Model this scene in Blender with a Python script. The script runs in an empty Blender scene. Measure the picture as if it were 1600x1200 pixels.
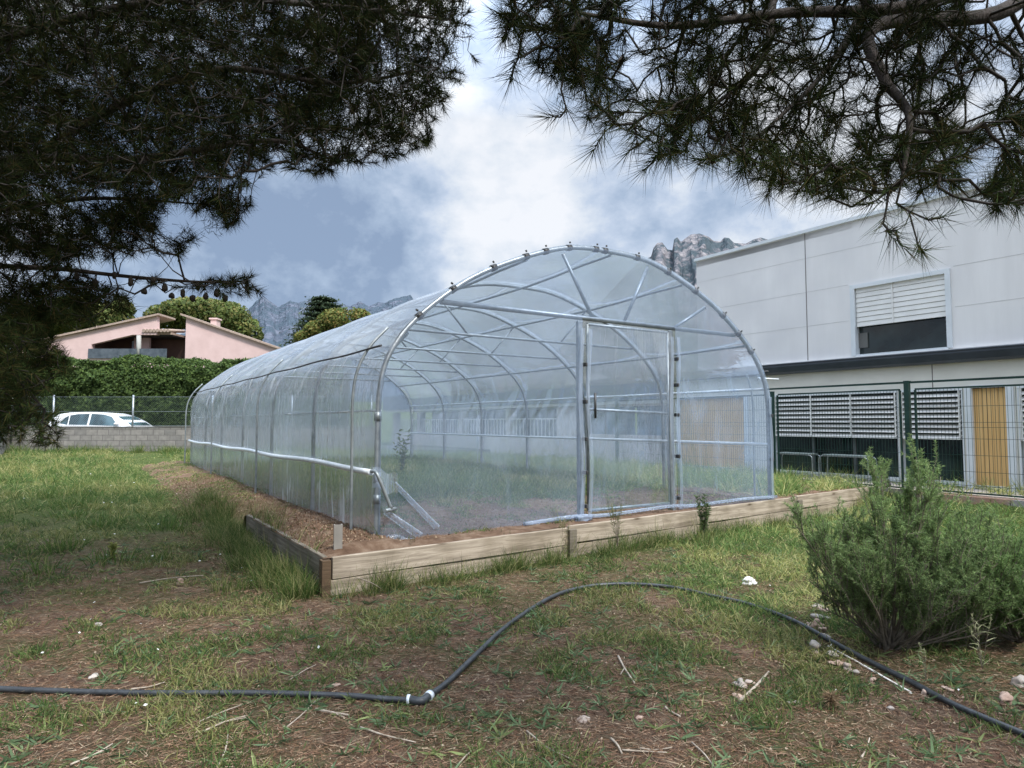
import bpy, math, random
import numpy as np
from mathutils import Matrix, Vector
random.seed(7); rng = np.random.default_rng(11)
S = bpy.context.scene; COL = S.collection
R = math.radians

# ---------------------------------------------------------------- site survey
FOC, CAMZ, PITCH = 1040.0, 1.5, math.atan(60/1040.0)
CP, SP = math.cos(PITCH), math.sin(PITCH)
YAW = math.atan2(.5461, .8377)                # the tunnel axis is turned this much from the world Y axis
Nn = np.array([math.cos(YAW), math.sin(YAW)]); Dd = np.array([-math.sin(YAW), math.cos(YAW)])
TM = Matrix.Rotation(YAW, 4, 'Z')             # local (n, t, z) of tunnel / school / timber -> world
def ray(px, py):
    x = (px-800)/FOC; y = (600-py)/FOC
    return np.array([x, CP-y*SP, SP+y*CP])
def onY(px, py, Y):
    r = ray(px, py); k = Y/r[1]; return np.array([k*r[0], Y, CAMZ+k*r[2]])
def W(n, t, z): return (n*Nn[0]+t*Dd[0], n*Nn[1]+t*Dd[1], z)
def NT(X, Y): return X*Nn[0]+Y*Nn[1], X*Dd[0]+Y*Dd[1]
def sst(a, b, x):
    u = np.clip((np.asarray(x, float)-a)/(b-a), 0, 1); return u*u*(3-2*u)
def _hash(ix, iy, s):
    h = (ix.astype(np.int64)*374761393 + iy.astype(np.int64)*668265263 + s*1442695041) & 0xffffffff
    h = ((h ^ (h >> 13))*1274126177) & 0xffffffff
    return ((h ^ (h >> 16)) & 0xffff)/65535.0
def vnoise(x, y, s=0):
    x = np.asarray(x, float); y = np.asarray(y, float)
    ix, iy = np.floor(x), np.floor(y); fx, fy = x-ix, y-iy
    fx = fx*fx*(3-2*fx); fy = fy*fy*(3-2*fy)
    a, b, c, d = _hash(ix, iy, s), _hash(ix+1, iy, s), _hash(ix, iy+1, s), _hash(ix+1, iy+1, s)
    return a+(b-a)*fx+(c-a)*fy+(a-b-c+d)*fx*fy
def fbm(x, y, o=4, s=0):
    v = 0; a = .5
    for i in range(o):
        v = v+a*vnoise(x*2**i, y*2**i, s+i*17); a *= .5
    return v/(1-.5**o)
BASE = .34
def hz(X, Y):
    X = np.asarray(X, float); Y = np.asarray(Y, float); n, t = NT(X, Y)
    z = .27*sst(6.5, 14, t)*sst(12.5, 11, n) + .17*sst(18, 27, Y)*sst(13, 9, n)
    z = z + sst(7.5, 6.5, t)*(-.05*sst(7, 9.5, n)+.2*sst(10.4, 11.75, n))
    z = np.where(n > 11.7, np.maximum(z, .33*sst(11.7, 11.95, n)), z)
    z = z + 3.0*sst(32, 60, Y) + .035*(fbm(X*.9, Y*.9, 3, 3)-.5) + .014*(fbm(X*6, Y*6, 2, 9)-.5)*sst(25, 10, Y)
    ins = sst(1.6, 2.2, n)*sst(11.95, 11.5, n)*sst(5.9, 6.8, t)*sst(23, 20, t)
    return z-.13*ins
def bz(n, t):
    z = BASE+.04*(fbm(n*1.3, t*1.3, 3, 5)-.5)+.03*(fbm(n*9, t*9, 2, 6)-.5)
    z = z+(.05+.05*(fbm(n*5, t*3, 3, 8)-.4))*sst(1.85, 2.05, n)*sst(2.75, 2.4, n)
    z = z+.03*sst(9, 14, t)
    lo = 1.825-.75*sst(9.1, 11., t); e = sst(8.97, 9.2, t)
    z = z+.016*sst(2, 11, n)*sst(7, 6, t)
    z = z-(.30*e)*sst(lo+.65, lo, n)-.16*sst(20.5, 22.5, t)
    f = sst(0, .17, t-5.79-.066*(n-1.85)); z = z*f+(BASE-.022+.0054*(n-1.85))*(1-f)
    f = np.maximum(sst(0, .13, n-1.825), e); z = z*f+(BASE-.02)*(1-f)
    return z
def surf(X, Y):                                # top of ground or soil bed
    n, t = NT(np.asarray(X, float), np.asarray(Y, float))
    lo = 1.825-.75*sst(9.1, 11., t)
    inside = (n > lo) & (n < 11.8) & (t > 6.0+.056*(n-1.9)) & (t < 22.5)
    h = hz(X, Y); return np.where(inside, np.maximum(h, bz(n, t)), h)
def G(px, py):
    r = ray(px, py); z = 0.
    for _ in range(12):
        k = (z-CAMZ)/r[2]; z = .5*z+.5*float(surf(k*r[0], k*r[1]))
    k = (z-CAMZ)/r[2]; return np.array([k*r[0], k*r[1], z])

# ---------------------------------------------------------------- object helpers
MW = {}
def _reg(o, m, parent, label=None, cat=None, group=None, kind=None):
    MW[o.name] = m.copy(); o.matrix_basis = m
    if parent is not None:
        o.parent = parent; o.matrix_parent_inverse = MW[parent.name].inverted()
    if label: o['label'] = label
    if cat: o['category'] = cat
    if group: o['group'] = group
    if kind: o['kind'] = kind
    return o
def thing(name, label, cat, loc=(0, 0, 0), rot=0., group=None):
    o = bpy.data.objects.new(name, None); COL.objects.link(o); o.empty_display_size = .2
    return _reg(o, Matrix.Translation(Vector([float(v) for v in loc])) @ Matrix.Rotation(rot, 4, 'Z'), None, label, cat, group)
def fast_mesh(name, V, Fs, colors=None, smooth=False):
    """V (N,3); Fs list of (M,k) index arrays; colors (N,3) per vertex"""
    me = bpy.data.meshes.new(name); V = np.ascontiguousarray(V, dtype=np.float32)
    me.vertices.add(len(V)); me.vertices.foreach_set('co', V.ravel())
    loops = np.concatenate([f.ravel() for f in Fs]).astype(np.int32)
    tot = np.concatenate([np.full(len(f), f.shape[1], np.int32) for f in Fs])
    st = np.concatenate([[0], np.cumsum(tot)[:-1]]).astype(np.int32)
    me.loops.add(len(loops)); me.loops.foreach_set('vertex_index', loops)
    me.polygons.add(len(tot)); me.polygons.foreach_set('loop_start', st); me.polygons.foreach_set('loop_total', tot)
    if smooth: me.polygons.foreach_set('use_smooth', np.ones(len(tot), bool))
    if colors is not None:
        a = me.color_attributes.new('Col', 'FLOAT_COLOR', 'POINT')
        c = np.ones((len(V), 4), np.float32); c[:, :3] = colors; a.data.foreach_set('color', c.ravel())
    me.update(); me.validate(); return me
def mobj(name, me, mat, parent=None, m=None, **kw):
    o = bpy.data.objects.new(name, me); COL.objects.link(o)
    if mat: me.materials.append(mat)
    return _reg(o, m or Matrix.Identity(4), parent, **kw)
class MB:
    def __init__(s): s.v = []; s.f = []; s.sm = []
    def poly(s, pts):
        b = len(s.v); s.v += [tuple(map(float, p)) for p in pts]; s.f.append(tuple(range(b, b+len(pts)))); s.sm.append(False); return s
    def box(s, x0, x1, y0, y1, z0, z1):
        b = len(s.v)
        s.v += [(x, y, z) for z in (z0, z1) for x, y in ((x0, y0), (x1, y0), (x1, y1), (x0, y1))]
        for q in ((0, 3, 2, 1), (4, 5, 6, 7), (0, 1, 5, 4), (1, 2, 6, 5), (2, 3, 7, 6), (3, 0, 4, 7)): s.f.append(tuple(b+i for i in q)); s.sm.append(False)
        return s
    def prism(s, pts, off):                    # closed outline extruded by a vector
        b = len(s.v); k = len(pts); s.v += [tuple(map(float, p)) for p in pts]+[tuple(float(p[i]+off[i]) for i in range(3)) for p in pts]
        s.f.append(tuple(range(b+k-1, b-1, -1))); s.f.append(tuple(range(b+k, b+2*k))); s.sm += [False, False]
        for i in range(k): j = (i+1) % k; s.f.append((b+i, b+j, b+k+j, b+k+i)); s.sm.append(False)
        return s
    def tube(s, pts, r, seg=8, cap=True):
        P = [Vector([float(a) for a in p]) for p in pts]; n = len(P); rr = r if hasattr(r, '__len__') else [r]*n
        b = len(s.v); up = None
        for i, p in enumerate(P):
            d = (P[min(i+1, n-1)]-P[max(i-1, 0)]).normalized()
            if up is None: up = Vector((0, 0, 1)) if abs(d.z) < .9 else Vector((1, 0, 0))
            u = (up-d*up.dot(d)).normalized(); w = d.cross(u); up = u
            for k in range(seg):
                a = 2*math.pi*k/seg; s.v.append(tuple(p+(u*math.cos(a)+w*math.sin(a))*rr[i]))
        for i in range(n-1):
            for k in range(seg):
                j = (k+1) % seg; s.f.append((b+i*seg+k, b+i*seg+j, b+(i+1)*seg+j, b+(i+1)*seg+k)); s.sm.append(True)
        if cap:
            s.f.append(tuple(range(b+seg-1, b-1, -1))); s.f.append(tuple(range(b+(n-1)*seg, b+n*seg))); s.sm += [False, False]
        return s
    def blob(s, c, rad, rough=.15, seed=0, sub=2, rot=0.):
        import bmesh
        bm = bmesh.new(); bmesh.ops.create_icosphere(bm, subdivisions=sub, radius=1.); rd = random.Random(seed); b = len(s.v)
        ph = [rd.uniform(0, 6.28) for _ in range(6)]; cr, sr = math.cos(rot), math.sin(rot)
        for v in bm.verts:
            k = 1+rough*(math.sin(3.1*v.co.x+ph[0])+math.sin(2.7*v.co.y+ph[1])+math.sin(3.7*v.co.z+ph[2])+.5*math.sin(7*v.co.x+6*v.co.y+ph[3]))*.5
            x, y, z = v.co.x*rad[0]*k, v.co.y*rad[1]*k, v.co.z*rad[2]*k
            s.v.append((c[0]+x*cr-y*sr, c[1]+x*sr+y*cr, c[2]+z))
        for f in bm.faces: s.f.append(tuple(b+v.index for v in f.verts)); s.sm.append(True)
        bm.free(); return s
    def build(s, name, mat, parent=None, T=False, bevel=0, m=None, **kw):
        me = bpy.data.meshes.new(name); me.from_pydata(s.v, [], s.f); me.polygons.foreach_set('use_smooth', s.sm); me.update()
        o = mobj(name, me, mat, parent, m or (TM if T else None), **kw)
        if bevel:
            md = o.modifiers.new('bevel', 'BEVEL'); md.width = bevel; md.segments = 2; md.limit_method = 'ANGLE'; md.angle_limit = R(40)
        return o
def curve(P, k=8):                             # Catmull-Rom
    P = [np.array(p, float) for p in P]; P = [2*P[0]-P[1]]+P+[2*P[-1]-P[-2]]; out = []
    for i in range(1, len(P)-2):
        for j in range(k):
            t = j/k; a, b, c, d = P[i-1], P[i], P[i+1], P[i+2]
            out.append(.5*((2*b)+(c-a)*t+(2*a-5*b+4*c-d)*t*t+(3*b-a-3*c+d)*t**3))
    out.append(P[-2]); return out

# ---------------------------------------------------------------- materials
def nt_new(name):
    m = bpy.data.materials.new(name); m.use_nodes = True; nt = m.node_tree; nt.nodes.clear()
    return m, nt, (lambda t, **k: _n(nt, t, k)), nt.links.new
def _n(nt, t, k):
    n = nt.nodes.new(t)
    for a, b in k.items():
        if a.startswith('i_'): n.inputs[a[2:].replace('_', ' ')].default_value = b
        elif a.startswith('n_'): n.inputs[int(a[2:])].default_value = b
        else: setattr(n, a, b)
    return n
def c4(c): return (c[0], c[1], c[2], 1.)
def M(name, c1, c2=None, scale=3., rough=.7, metal=0., bump=0., bscale=None, stretch=(1, 1, 1), c3=None, s3=.6, contrast=(.35, .65), spec=.4):
    m, nt, N, L = nt_new(name)
    o = N('ShaderNodeOutputMaterial'); p = N('ShaderNodeBsdfPrincipled', i_Roughness=rough, i_Metallic=metal); L(p.outputs[0], o.inputs[0])
    p.inputs['Specular IOR Level'].default_value = spec
    tc = N('ShaderNodeTexCoord'); mp = N('ShaderNodeMapping'); mp.inputs['Scale'].default_value = stretch; L(tc.outputs['Object'], mp.inputs[0])
    if c2 is None: c2 = tuple(x*.8 for x in c1)
    nz = N('ShaderNodeTexNoise', i_Scale=scale, i_Detail=8., i_Roughness=.62); L(mp.outputs[0], nz.inputs['Vector'])
    rp = N('ShaderNodeValToRGB'); rp.color_ramp.elements[0].position = contrast[0]; rp.color_ramp.elements[1].position = contrast[1]
    rp.color_ramp.elements[0].color = c4(c1); rp.color_ramp.elements[1].color = c4(c2); L(nz.outputs[0], rp.inputs[0]); col = rp.outputs[0]
    if c3 is not None:
        n3 = N('ShaderNodeTexNoise', i_Scale=s3, i_Detail=4.); L(tc.outputs['Object'], n3.inputs['Vector'])
        r3 = N('ShaderNodeValToRGB'); r3.color_ramp.elements[0].position = .5; r3.color_ramp.elements[1].position = .68; L(n3.outputs[0], r3.inputs[0])
        mx = N('ShaderNodeMix', data_type='RGBA'); L(r3.outputs[0], mx.inputs[0]); L(col, mx.inputs[6]); mx.inputs[7].default_value = c4(c3); col = mx.outputs[2]
    L(col, p.inputs['Base Color'])
    if bump:
        nb = N('ShaderNodeTexNoise', i_Scale=bscale or scale*4, i_Detail=6.); L(mp.outputs[0], nb.inputs['Vector'])
        b = N('ShaderNodeBump', i_Strength=bump, i_Distance=.02); L(nb.outputs[0], b.inputs['Height']); L(b.outputs[0], p.inputs['Normal'])
    return m
def M_attr(name, rough=.7, trans=.35, spec=.2, tint=(1, 1, 1)):
    m, nt, N, L = nt_new(name); o = N('ShaderNodeOutputMaterial')
    at = N('ShaderNodeAttribute', attribute_name='Col'); mul = N('ShaderNodeMix', data_type='RGBA', blend_type='MULTIPLY'); mul.inputs[0].default_value = 1
    L(at.outputs['Color'], mul.inputs[6]); mul.inputs[7].default_value = c4(tint)
    p = N('ShaderNodeBsdfPrincipled', i_Roughness=rough); p.inputs['Specular IOR Level'].default_value = spec; L(mul.outputs[2], p.inputs['Base Color'])
    if trans:
        t = N('ShaderNodeBsdfTranslucent'); L(mul.outputs[2], t.inputs[0]); mx = N('ShaderNodeMixShader', n_0=trans); L(p.outputs[0], mx.inputs[1]); L(t.outputs[0], mx.inputs[2]); L(mx.outputs[0], o.inputs[0])
    else: L(p.outputs[0], o.inputs[0])
    return m
def M_film(name, haze=.22, streak=.3, smap=(1, 1, 1), srot=(0, 0, 0), sscale=3., tint=(.90, .94, .985), hcol=(.78, .85, .92), gloss=.35, bump=.5, hs=.0, rough=.12, lo=.56, hi=.75, glint_haze=0):
    m, nt, N, L = nt_new(name); o = N('ShaderNodeOutputMaterial')
    tc = N('ShaderNodeTexCoord'); mp = N('ShaderNodeMapping'); mp.inputs['Scale'].default_value = smap; mp.inputs['Rotation'].default_value = srot; L(tc.outputs['Object'], mp.inputs[0])
    nz = N('ShaderNodeTexNoise', i_Scale=sscale, i_Detail=5., i_Roughness=.6, i_Distortion=.5); L(mp.outputs[0], nz.inputs['Vector'])
    rp = N('ShaderNodeMapRange'); L(nz.outputs[0], rp.inputs[0]); rp.inputs[1].default_value = lo; rp.inputs[2].default_value = hi; rp.inputs[3].default_value = 0; rp.inputs[4].default_value = streak  # pale haze streaks imitate reflections along the film's creases
    big = N('ShaderNodeTexNoise', i_Scale=.7, i_Detail=3.); L(tc.outputs['Object'], big.inputs['Vector'])
    b2 = N('ShaderNodeMapRange'); L(big.outputs[0], b2.inputs[0]); b2.inputs[1].default_value = .3; b2.inputs[2].default_value = .7; b2.inputs[3].default_value = haze*.65; b2.inputs[4].default_value = haze*1.35
    ad = N('ShaderNodeMath', operation='ADD'); L(rp.outputs[0], ad.inputs[0]); L(b2.outputs[0], ad.inputs[1])
    if glint_haze:  # shining glints painted as white haze on the upper, farther film
        m2_ = N('ShaderNodeMapping'); m2_.inputs['Scale'].default_value = (1, 3.2, .55); m2_.inputs['Rotation'].default_value = (R(30), 0, 0); L(tc.outputs['Object'], m2_.inputs[0])
        ns = N('ShaderNodeTexNoise', i_Scale=2.4, i_Detail=4., i_Roughness=.5, i_Distortion=1.2); L(m2_.outputs[0], ns.inputs['Vector'])
        sr = N('ShaderNodeMapRange'); L(ns.outputs[0], sr.inputs[0]); sr.inputs[1].default_value = .60; sr.inputs[2].default_value = .66; sr.inputs[3].default_value = 0; sr.inputs[4].default_value = glint_haze
        xyz = N('ShaderNodeSeparateXYZ'); L(tc.outputs['Object'], xyz.inputs[0]); z1 = N('ShaderNodeMapRange'); L(xyz.outputs[2], z1.inputs[0]); z1.inputs[1].default_value = 1.0; z1.inputs[2].default_value = 1.9
        z2 = N('ShaderNodeMapRange'); L(xyz.outputs[1], z2.inputs[0]); z2.inputs[1].default_value = 7.2; z2.inputs[2].default_value = 11
        k1 = N('ShaderNodeMath', operation='MULTIPLY'); L(z1.outputs[0], k1.inputs[0]); L(z2.outputs[0], k1.inputs[1]); k2 = N('ShaderNodeMath', operation='MULTIPLY'); L(k1.outputs[0], k2.inputs[0]); L(sr.outputs[0], k2.inputs[1])
        a2 = N('ShaderNodeMath', operation='ADD'); L(ad.outputs[0], a2.inputs[0]); L(k2.outputs[0], a2.inputs[1]); ad = a2
    tr = N('ShaderNodeBsdfTransparent'); tr.inputs[0].default_value = c4(tint)
    df = N('ShaderNodeBsdfDiffuse'); df.inputs[0].default_value = c4(hcol); tl = N('ShaderNodeBsdfTranslucent'); tl.inputs[0].default_value = c4(hcol)
    bp = N('ShaderNodeBump', i_Strength=bump, i_Distance=.03); L(nz.outputs[0], bp.inputs['Height'])
    hm = N('ShaderNodeMixShader', n_0=.5); L(df.outputs[0], hm.inputs[1]); L(tl.outputs[0], hm.inputs[2])
    m1 = N('ShaderNodeMixShader'); L(ad.outputs[0], m1.inputs[0]); L(tr.outputs[0], m1.inputs[1]); L(hm.outputs[0], m1.inputs[2])
    gl = N('ShaderNodeBsdfGlossy', i_Roughness=rough); gl.inputs[0].default_value = (.95, .97, 1, 1); L(bp.outputs[0], gl.inputs['Normal'])
    lw = N('ShaderNodeLayerWeight', i_Blend=.28); L(bp.outputs[0], lw.inputs['Normal'])
    mu = N('ShaderNodeMath', operation='MULTIPLY'); L(lw.outputs['Fresnel'], mu.inputs[0]); mu.inputs[1].default_value = gloss; mu.use_clamp = True
    m2 = N('ShaderNodeMixShader'); L(mu.outputs[0], m2.inputs[0]); L(m1.outputs[0], m2.inputs[1]); L(gl.outputs[0], m2.inputs[2]); L(m2.outputs[0], o.inputs[0])
    return m

m_steel = M('galvanised_steel', (.26, .29, .31), (.40, .43, .45), scale=14, rough=.42, metal=.75, bump=.1)
m_steel_d = M('weathered_steel', (.22, .25, .26), (.36, .39, .40), scale=10, rough=.5, metal=.6)
m_whitebar = M('taped_pipe', (.62, .68, .72), (.8, .84, .86), scale=12, rough=.35, metal=.1)
m_clip = M('black_clip', (.03, .03, .03), (.06, .06, .06), rough=.45)
m_film_front = M_film('film_front', hcol=(.58,.72,.95), haze=.20, streak=.16, smap=(1.6, 1, .5), srot=(0, R(35), 0), sscale=2.2, gloss=.4, bump=.3)
m_film_door = M_film('film_door', hcol=(.58,.72,.95), haze=.17, streak=.15, smap=(2.2, 1, .4), sscale=2., gloss=.4, bump=.3)
m_film_side = M_film('film_side', haze=.29, streak=.48, smap=(1, 2.4, .45), srot=(R(-22), 0, 0), sscale=3.4, gloss=.9, bump=1.0, rough=.12, lo=.57, hi=.68, glint_haze=1.1, hcol=(.86, .90, .94))
m_film_roof = M_film('film_roof', haze=.46, streak=.45, smap=(.5, .5, 2.2), srot=(R(12), 0, 0), sscale=2.2, gloss=.7, bump=.7, rough=.2)
m_film_right = M_film('film_right', haze=.17, streak=.3, smap=(1, 1.4, .5), sscale=3., gloss=.5, bump=.8, hcol=(.60,.76,.92))
m_film_back = M_film('film_back', haze=.34, streak=.16, smap=(1.5, 1, .4), sscale=2., gloss=.3, bump=.3, hcol=(.62, .72, .80))
m_film_fold = M_film('film_fold', hcol=(.7,.8,.95), haze=.3, streak=.35, smap=(4, 4, .5), sscale=3, gloss=.9, bump=.9)
m_rope = M('dark_rope', (.05, .05, .06), (.1, .1, .1), rough=.8)

# weathered sawn timber: object x runs along the grain
def M_plank(name, a, b, c):
    m, nt, N, L = nt_new(name); o = N('ShaderNodeOutputMaterial'); p = N('ShaderNodeBsdfPrincipled', i_Roughness=.85); L(p.outputs[0], o.inputs[0]); p.inputs['Specular IOR Level'].default_value = .2
    tc = N('ShaderNodeTexCoord'); mp = N('ShaderNodeMapping'); mp.inputs['Scale'].default_value = (1.2, 22, 22); L(tc.outputs['Object'], mp.inputs[0])
    nz = N('ShaderNodeTexNoise', i_Scale=1.6, i_Detail=7., i_Roughness=.65, i_Distortion=.6); L(mp.outputs[0], nz.inputs['Vector'])
    rp = N('ShaderNodeValToRGB'); e = rp.color_ramp.elements; e[0].position = .3; e[0].color = c4(c); e[1].position = .62; e[1].color = c4(a); k = e.new(.5); k.color = c4(b); L(nz.outputs[0], rp.inputs[0])
    mk = N('ShaderNodeMapping'); mk.inputs['Scale'].default_value = (2.2, 0, 8.5); L(tc.outputs['Object'], mk.inputs[0])
    vo = N('ShaderNodeTexVoronoi', i_Scale=1.); L(mk.outputs[0], vo.inputs['Vector'])
    kr = N('ShaderNodeValToRGB'); kr.color_ramp.elements[0].position = .05; kr.color_ramp.elements[0].color = (.28, .22, .17, 1); kr.color_ramp.elements[1].position = .17; kr.color_ramp.elements[1].color = (1, 1, 1, 1); L(vo.outputs['Distance'], kr.inputs[0])
    mx = N('ShaderNodeMix', data_type='RGBA', blend_type='MULTIPLY'); mx.inputs[0].default_value = .85; L(rp.outputs[0], mx.inputs[6]); L(kr.outputs[0], mx.inputs[7])
    n2 = N('ShaderNodeTexNoise', i_Scale=2.3, i_Detail=4.); L(tc.outputs['Object'], n2.inputs['Vector']); r2 = N('ShaderNodeValToRGB'); r2.color_ramp.elements[0].position = .35; r2.color_ramp.elements[0].color = (.62, .6, .55, 1); r2.color_ramp.elements[1].position = .6; L(n2.outputs[0], r2.inputs[0])
    m3 = N('ShaderNodeMix', data_type='RGBA', blend_type='MULTIPLY'); m3.inputs[0].default_value = .8; L(mx.outputs[2], m3.inputs[6]); L(r2.outputs[0], m3.inputs[7]); L(m3.outputs[2], p.inputs['Base Color'])
    b = N('ShaderNodeBump', i_Strength=.5, i_Distance=.006); L(nz.outputs[0], b.inputs['Height']); L(b.outputs[0], p.inputs['Normal'])
    return m
m_plank = M_plank('sawn_timber', (.46, .39, .31), (.34, .285, .22), (.19, .155, .12))
m_plank_d = M_plank('dark_timber', (.27, .24, .19), (.19, .165, .13), (.1, .085, .07))
m_stake = M_plank('brown_timber', (.16, .11, .07), (.12, .08, .05), (.06, .045, .03))

m_white = M('white_panel', (.74, .72, .705), (.80, .78, .765), scale=3., stretch=(1, 1.3, .15), rough=.55, c3=(.68, .665, .66), s3=.5)
m_cream = M('cream_render', (.72, .70, .64), (.66, .64, .58), scale=2, rough=.7)
m_frame = M('white_frame', (.62, .66, .68), (.7, .73, .75), rough=.4)
m_louvre = M('white_louvre', (.78, .77, .74), (.7, .69, .66), rough=.45)
m_dark = M('dark_recess', (.02, .022, .025), (.035, .038, .04), rough=.8)
m_gutter = M('navy_gutter', (.025, .032, .045), (.04, .05, .065), rough=.35, spec=.6)
m_orange = M('orange_cladding', (.62, .38, .15), (.70, .45, .19), scale=2, stretch=(1, 6, .6), rough=.55)
m_seam = M('panel_joint', (.2, .18, .17), rough=.8)
m_green = M('green_fence_paint', (.008, .030, .024), (.013, .045, .035), rough=.4)
m_brick = M('brick_kerb', (.30, .17, .12), (.36, .24, .18), scale=8, rough=.85, bump=.4, c3=(.3, .28, .26), s3=3)
def M_glass(name, col=(.014, .022, .022), refl=.5, rough=.03):
    m, nt, N, L = nt_new(name); o = N('ShaderNodeOutputMaterial'); p = N('ShaderNodeBsdfPrincipled', i_Roughness=rough); p.inputs['Specular IOR Level'].default_value = refl
    p.inputs['Base Color'].default_value = c4(col)
    tc = N('ShaderNodeTexCoord'); nz = N('ShaderNodeTexNoise', i_Scale=1.3, i_Detail=3.); L(tc.outputs['Object'], nz.inputs['Vector'])
    rp = N('ShaderNodeValToRGB'); rp.color_ramp.elements[0].position = .4; rp.color_ramp.elements[0].color = c4(tuple(x*.5 for x in col)); rp.color_ramp.elements[1].position = .62; rp.color_ramp.elements[1].color = c4(tuple(x*1.7 for x in col)); L(nz.outputs[0], rp.inputs[0]); L(rp.outputs[0], p.inputs['Base Color'])
    L(p.outputs[0], o.inputs[0]); return m
m_glass = M_glass('window_glass')
m_glass_sky = M('sky_glass', (.42, .55, .78), (.62, .70, .84), scale=1.2, rough=.15)  # light blue pane colour stands in for the reflected sky
m_pipe = M('black_pipe', (.02, .022, .024), (.045, .05, .055), scale=20, rough=.42, bump=.08, spec=.55)
m_bark = M('pine_bark', (.028, .022, .018), (.06, .047, .04), scale=14, stretch=(1, 1, .35), rough=.9, bump=.8)
m_twig = M('twig_bark', (.018, .014, .011), (.035, .028, .022), scale=20, rough=.9)
m_stem = M('shrub_stem', (.10, .08, .06), (.2, .17, .13), scale=20, rough=.9)
m_stone = M('stone', (.26, .23, .20), (.42, .38, .34), scale=9, rough=.85, bump=.3, c3=(.35, .24, .18), s3=6)
m_stone2 = M('stone_pink', (.30, .20, .15), (.42, .31, .25), scale=9, rough=.85, bump=.3)
m_stick = M('dry_stick', (.26, .21, .16), (.44, .38, .31), scale=18, rough=.9, bump=.3)
m_paper = M('crumpled_white', (.8, .8, .78), (.7, .7, .68), rough=.6, bump=.3)
m_rod = M('white_rod', (.62, .58, .52), (.75, .72, .68), rough=.6)
m_needle = M_attr('pine_needles', .8, .10, .03, (.30, .32, .27))
m_leaf = M_attr('leaves', .65, .3, .2)
m_grass = M_attr('grass_blades', .7, .35, .15, (.82, .90, .74))
m_shrub = M_attr('shrub_leaves', .65, .42, .15)
m_litter = M_attr('litter', .9, .0, .1)

# ground material
def M_ground(name, bed=False):
    m, nt, N, L = nt_new(name); o = N('ShaderNodeOutputMaterial'); p = N('ShaderNodeBsdfPrincipled', i_Roughness=.95); L(p.outputs[0], o.inputs[0]); p.inputs['Specular IOR Level'].default_value = .1
    tc = N('ShaderNodeTexCoord')
    def noise(sc, d=6., r=.6):
        n = N('ShaderNodeTexNoise', i_Scale=sc, i_Detail=d, i_Roughness=r); L(tc.outputs['Object'], n.inputs['Vector']); return n.outputs[0]
    def ramp(src, els):
        r = N('ShaderNodeValToRGB'); e = r.color_ramp.elements; e[0].position, e[0].color = els[0][0], c4(els[0][1]); e[1].position, e[1].color = els[-1][0], c4(els[-1][1])
        for q in els[1:-1]: x = e.new(q[0]); x.color = c4(q[1])
        L(src, r.inputs[0]); return r.outputs[0]
    def mix(f, a, b):
        x = N('ShaderNodeMix', data_type='RGBA'); L(f, x.inputs[0]); L(a, x.inputs[6]); L(b, x.inputs[7]); return x.outputs[2]
    if bed:
        soil = ramp(noise(7, 10, .7), [(.3, (.11, .065, .042)), (.5, (.21, .135, .09)), (.7, (.33, .24, .17))])
    else:
        soil = ramp(noise(9, 10, .72), [(.3, (.065, .042, .029)), (.48, (.165, .11, .078)), (.6, (.24, .175, .125)), (.75, (.38, .30, .22))])
    green = ramp(noise(16, 8, .7), [(.3, (.035, .05, .014)), (.55, (.09, .115, .035)), (.75, (.20, .19, .085))])
    f = ramp(noise(1.1 if not bed else .6, 6, .65), [(.44, (0, 0, 0)), (.60, (.75, .75, .75))])
    col = mix(f, soil, green)
    if bed:
        sy = N('ShaderNodeSeparateXYZ'); L(tc.outputs['Object'], sy.inputs[0]); mr = N('ShaderNodeMapRange'); L(sy.outputs[1], mr.inputs[0]); mr.inputs[1].default_value = 7.5; mr.inputs[2].default_value = 9.5; col = mix(mr.outputs[0], soil, col)
    if not bed:
        geo = N('ShaderNodeNewGeometry'); sx = N('ShaderNodeSeparateXYZ'); L(geo.outputs['Position'], sx.inputs[0])
        mr = N('ShaderNodeMapRange'); L(sx.outputs[1], mr.inputs[0]); mr.inputs[1].default_value = 5.5; mr.inputs[2].default_value = 10; col = mix(mr.outputs[0], col, green)
        mr = N('ShaderNodeMapRange'); L(sx.outputs[0], mr.inputs[0]); mr.inputs[1].default_value = 1.2; mr.inputs[2].default_value = 3.; mm = N('ShaderNodeMapRange'); L(sx.outputs[1], mm.inputs[0]); mm.inputs[1].default_value = 4.4; mm.inputs[2].default_value = 5.6
        ml = N('ShaderNodeMath', operation='MULTIPLY'); L(mr.outputs[0], ml.inputs[0]); L(mm.outputs[0], ml.inputs[1]); col = mix(ml.outputs[0], col, green)
    L(col, p.inputs['Base Color'])
    b = N('ShaderNodeBump', i_Strength=1., i_Distance=.035); L(noise(60, 10, .8), b.inputs['Height']); L(b.outputs[0], p.inputs['Normal'])
    return m

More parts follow.
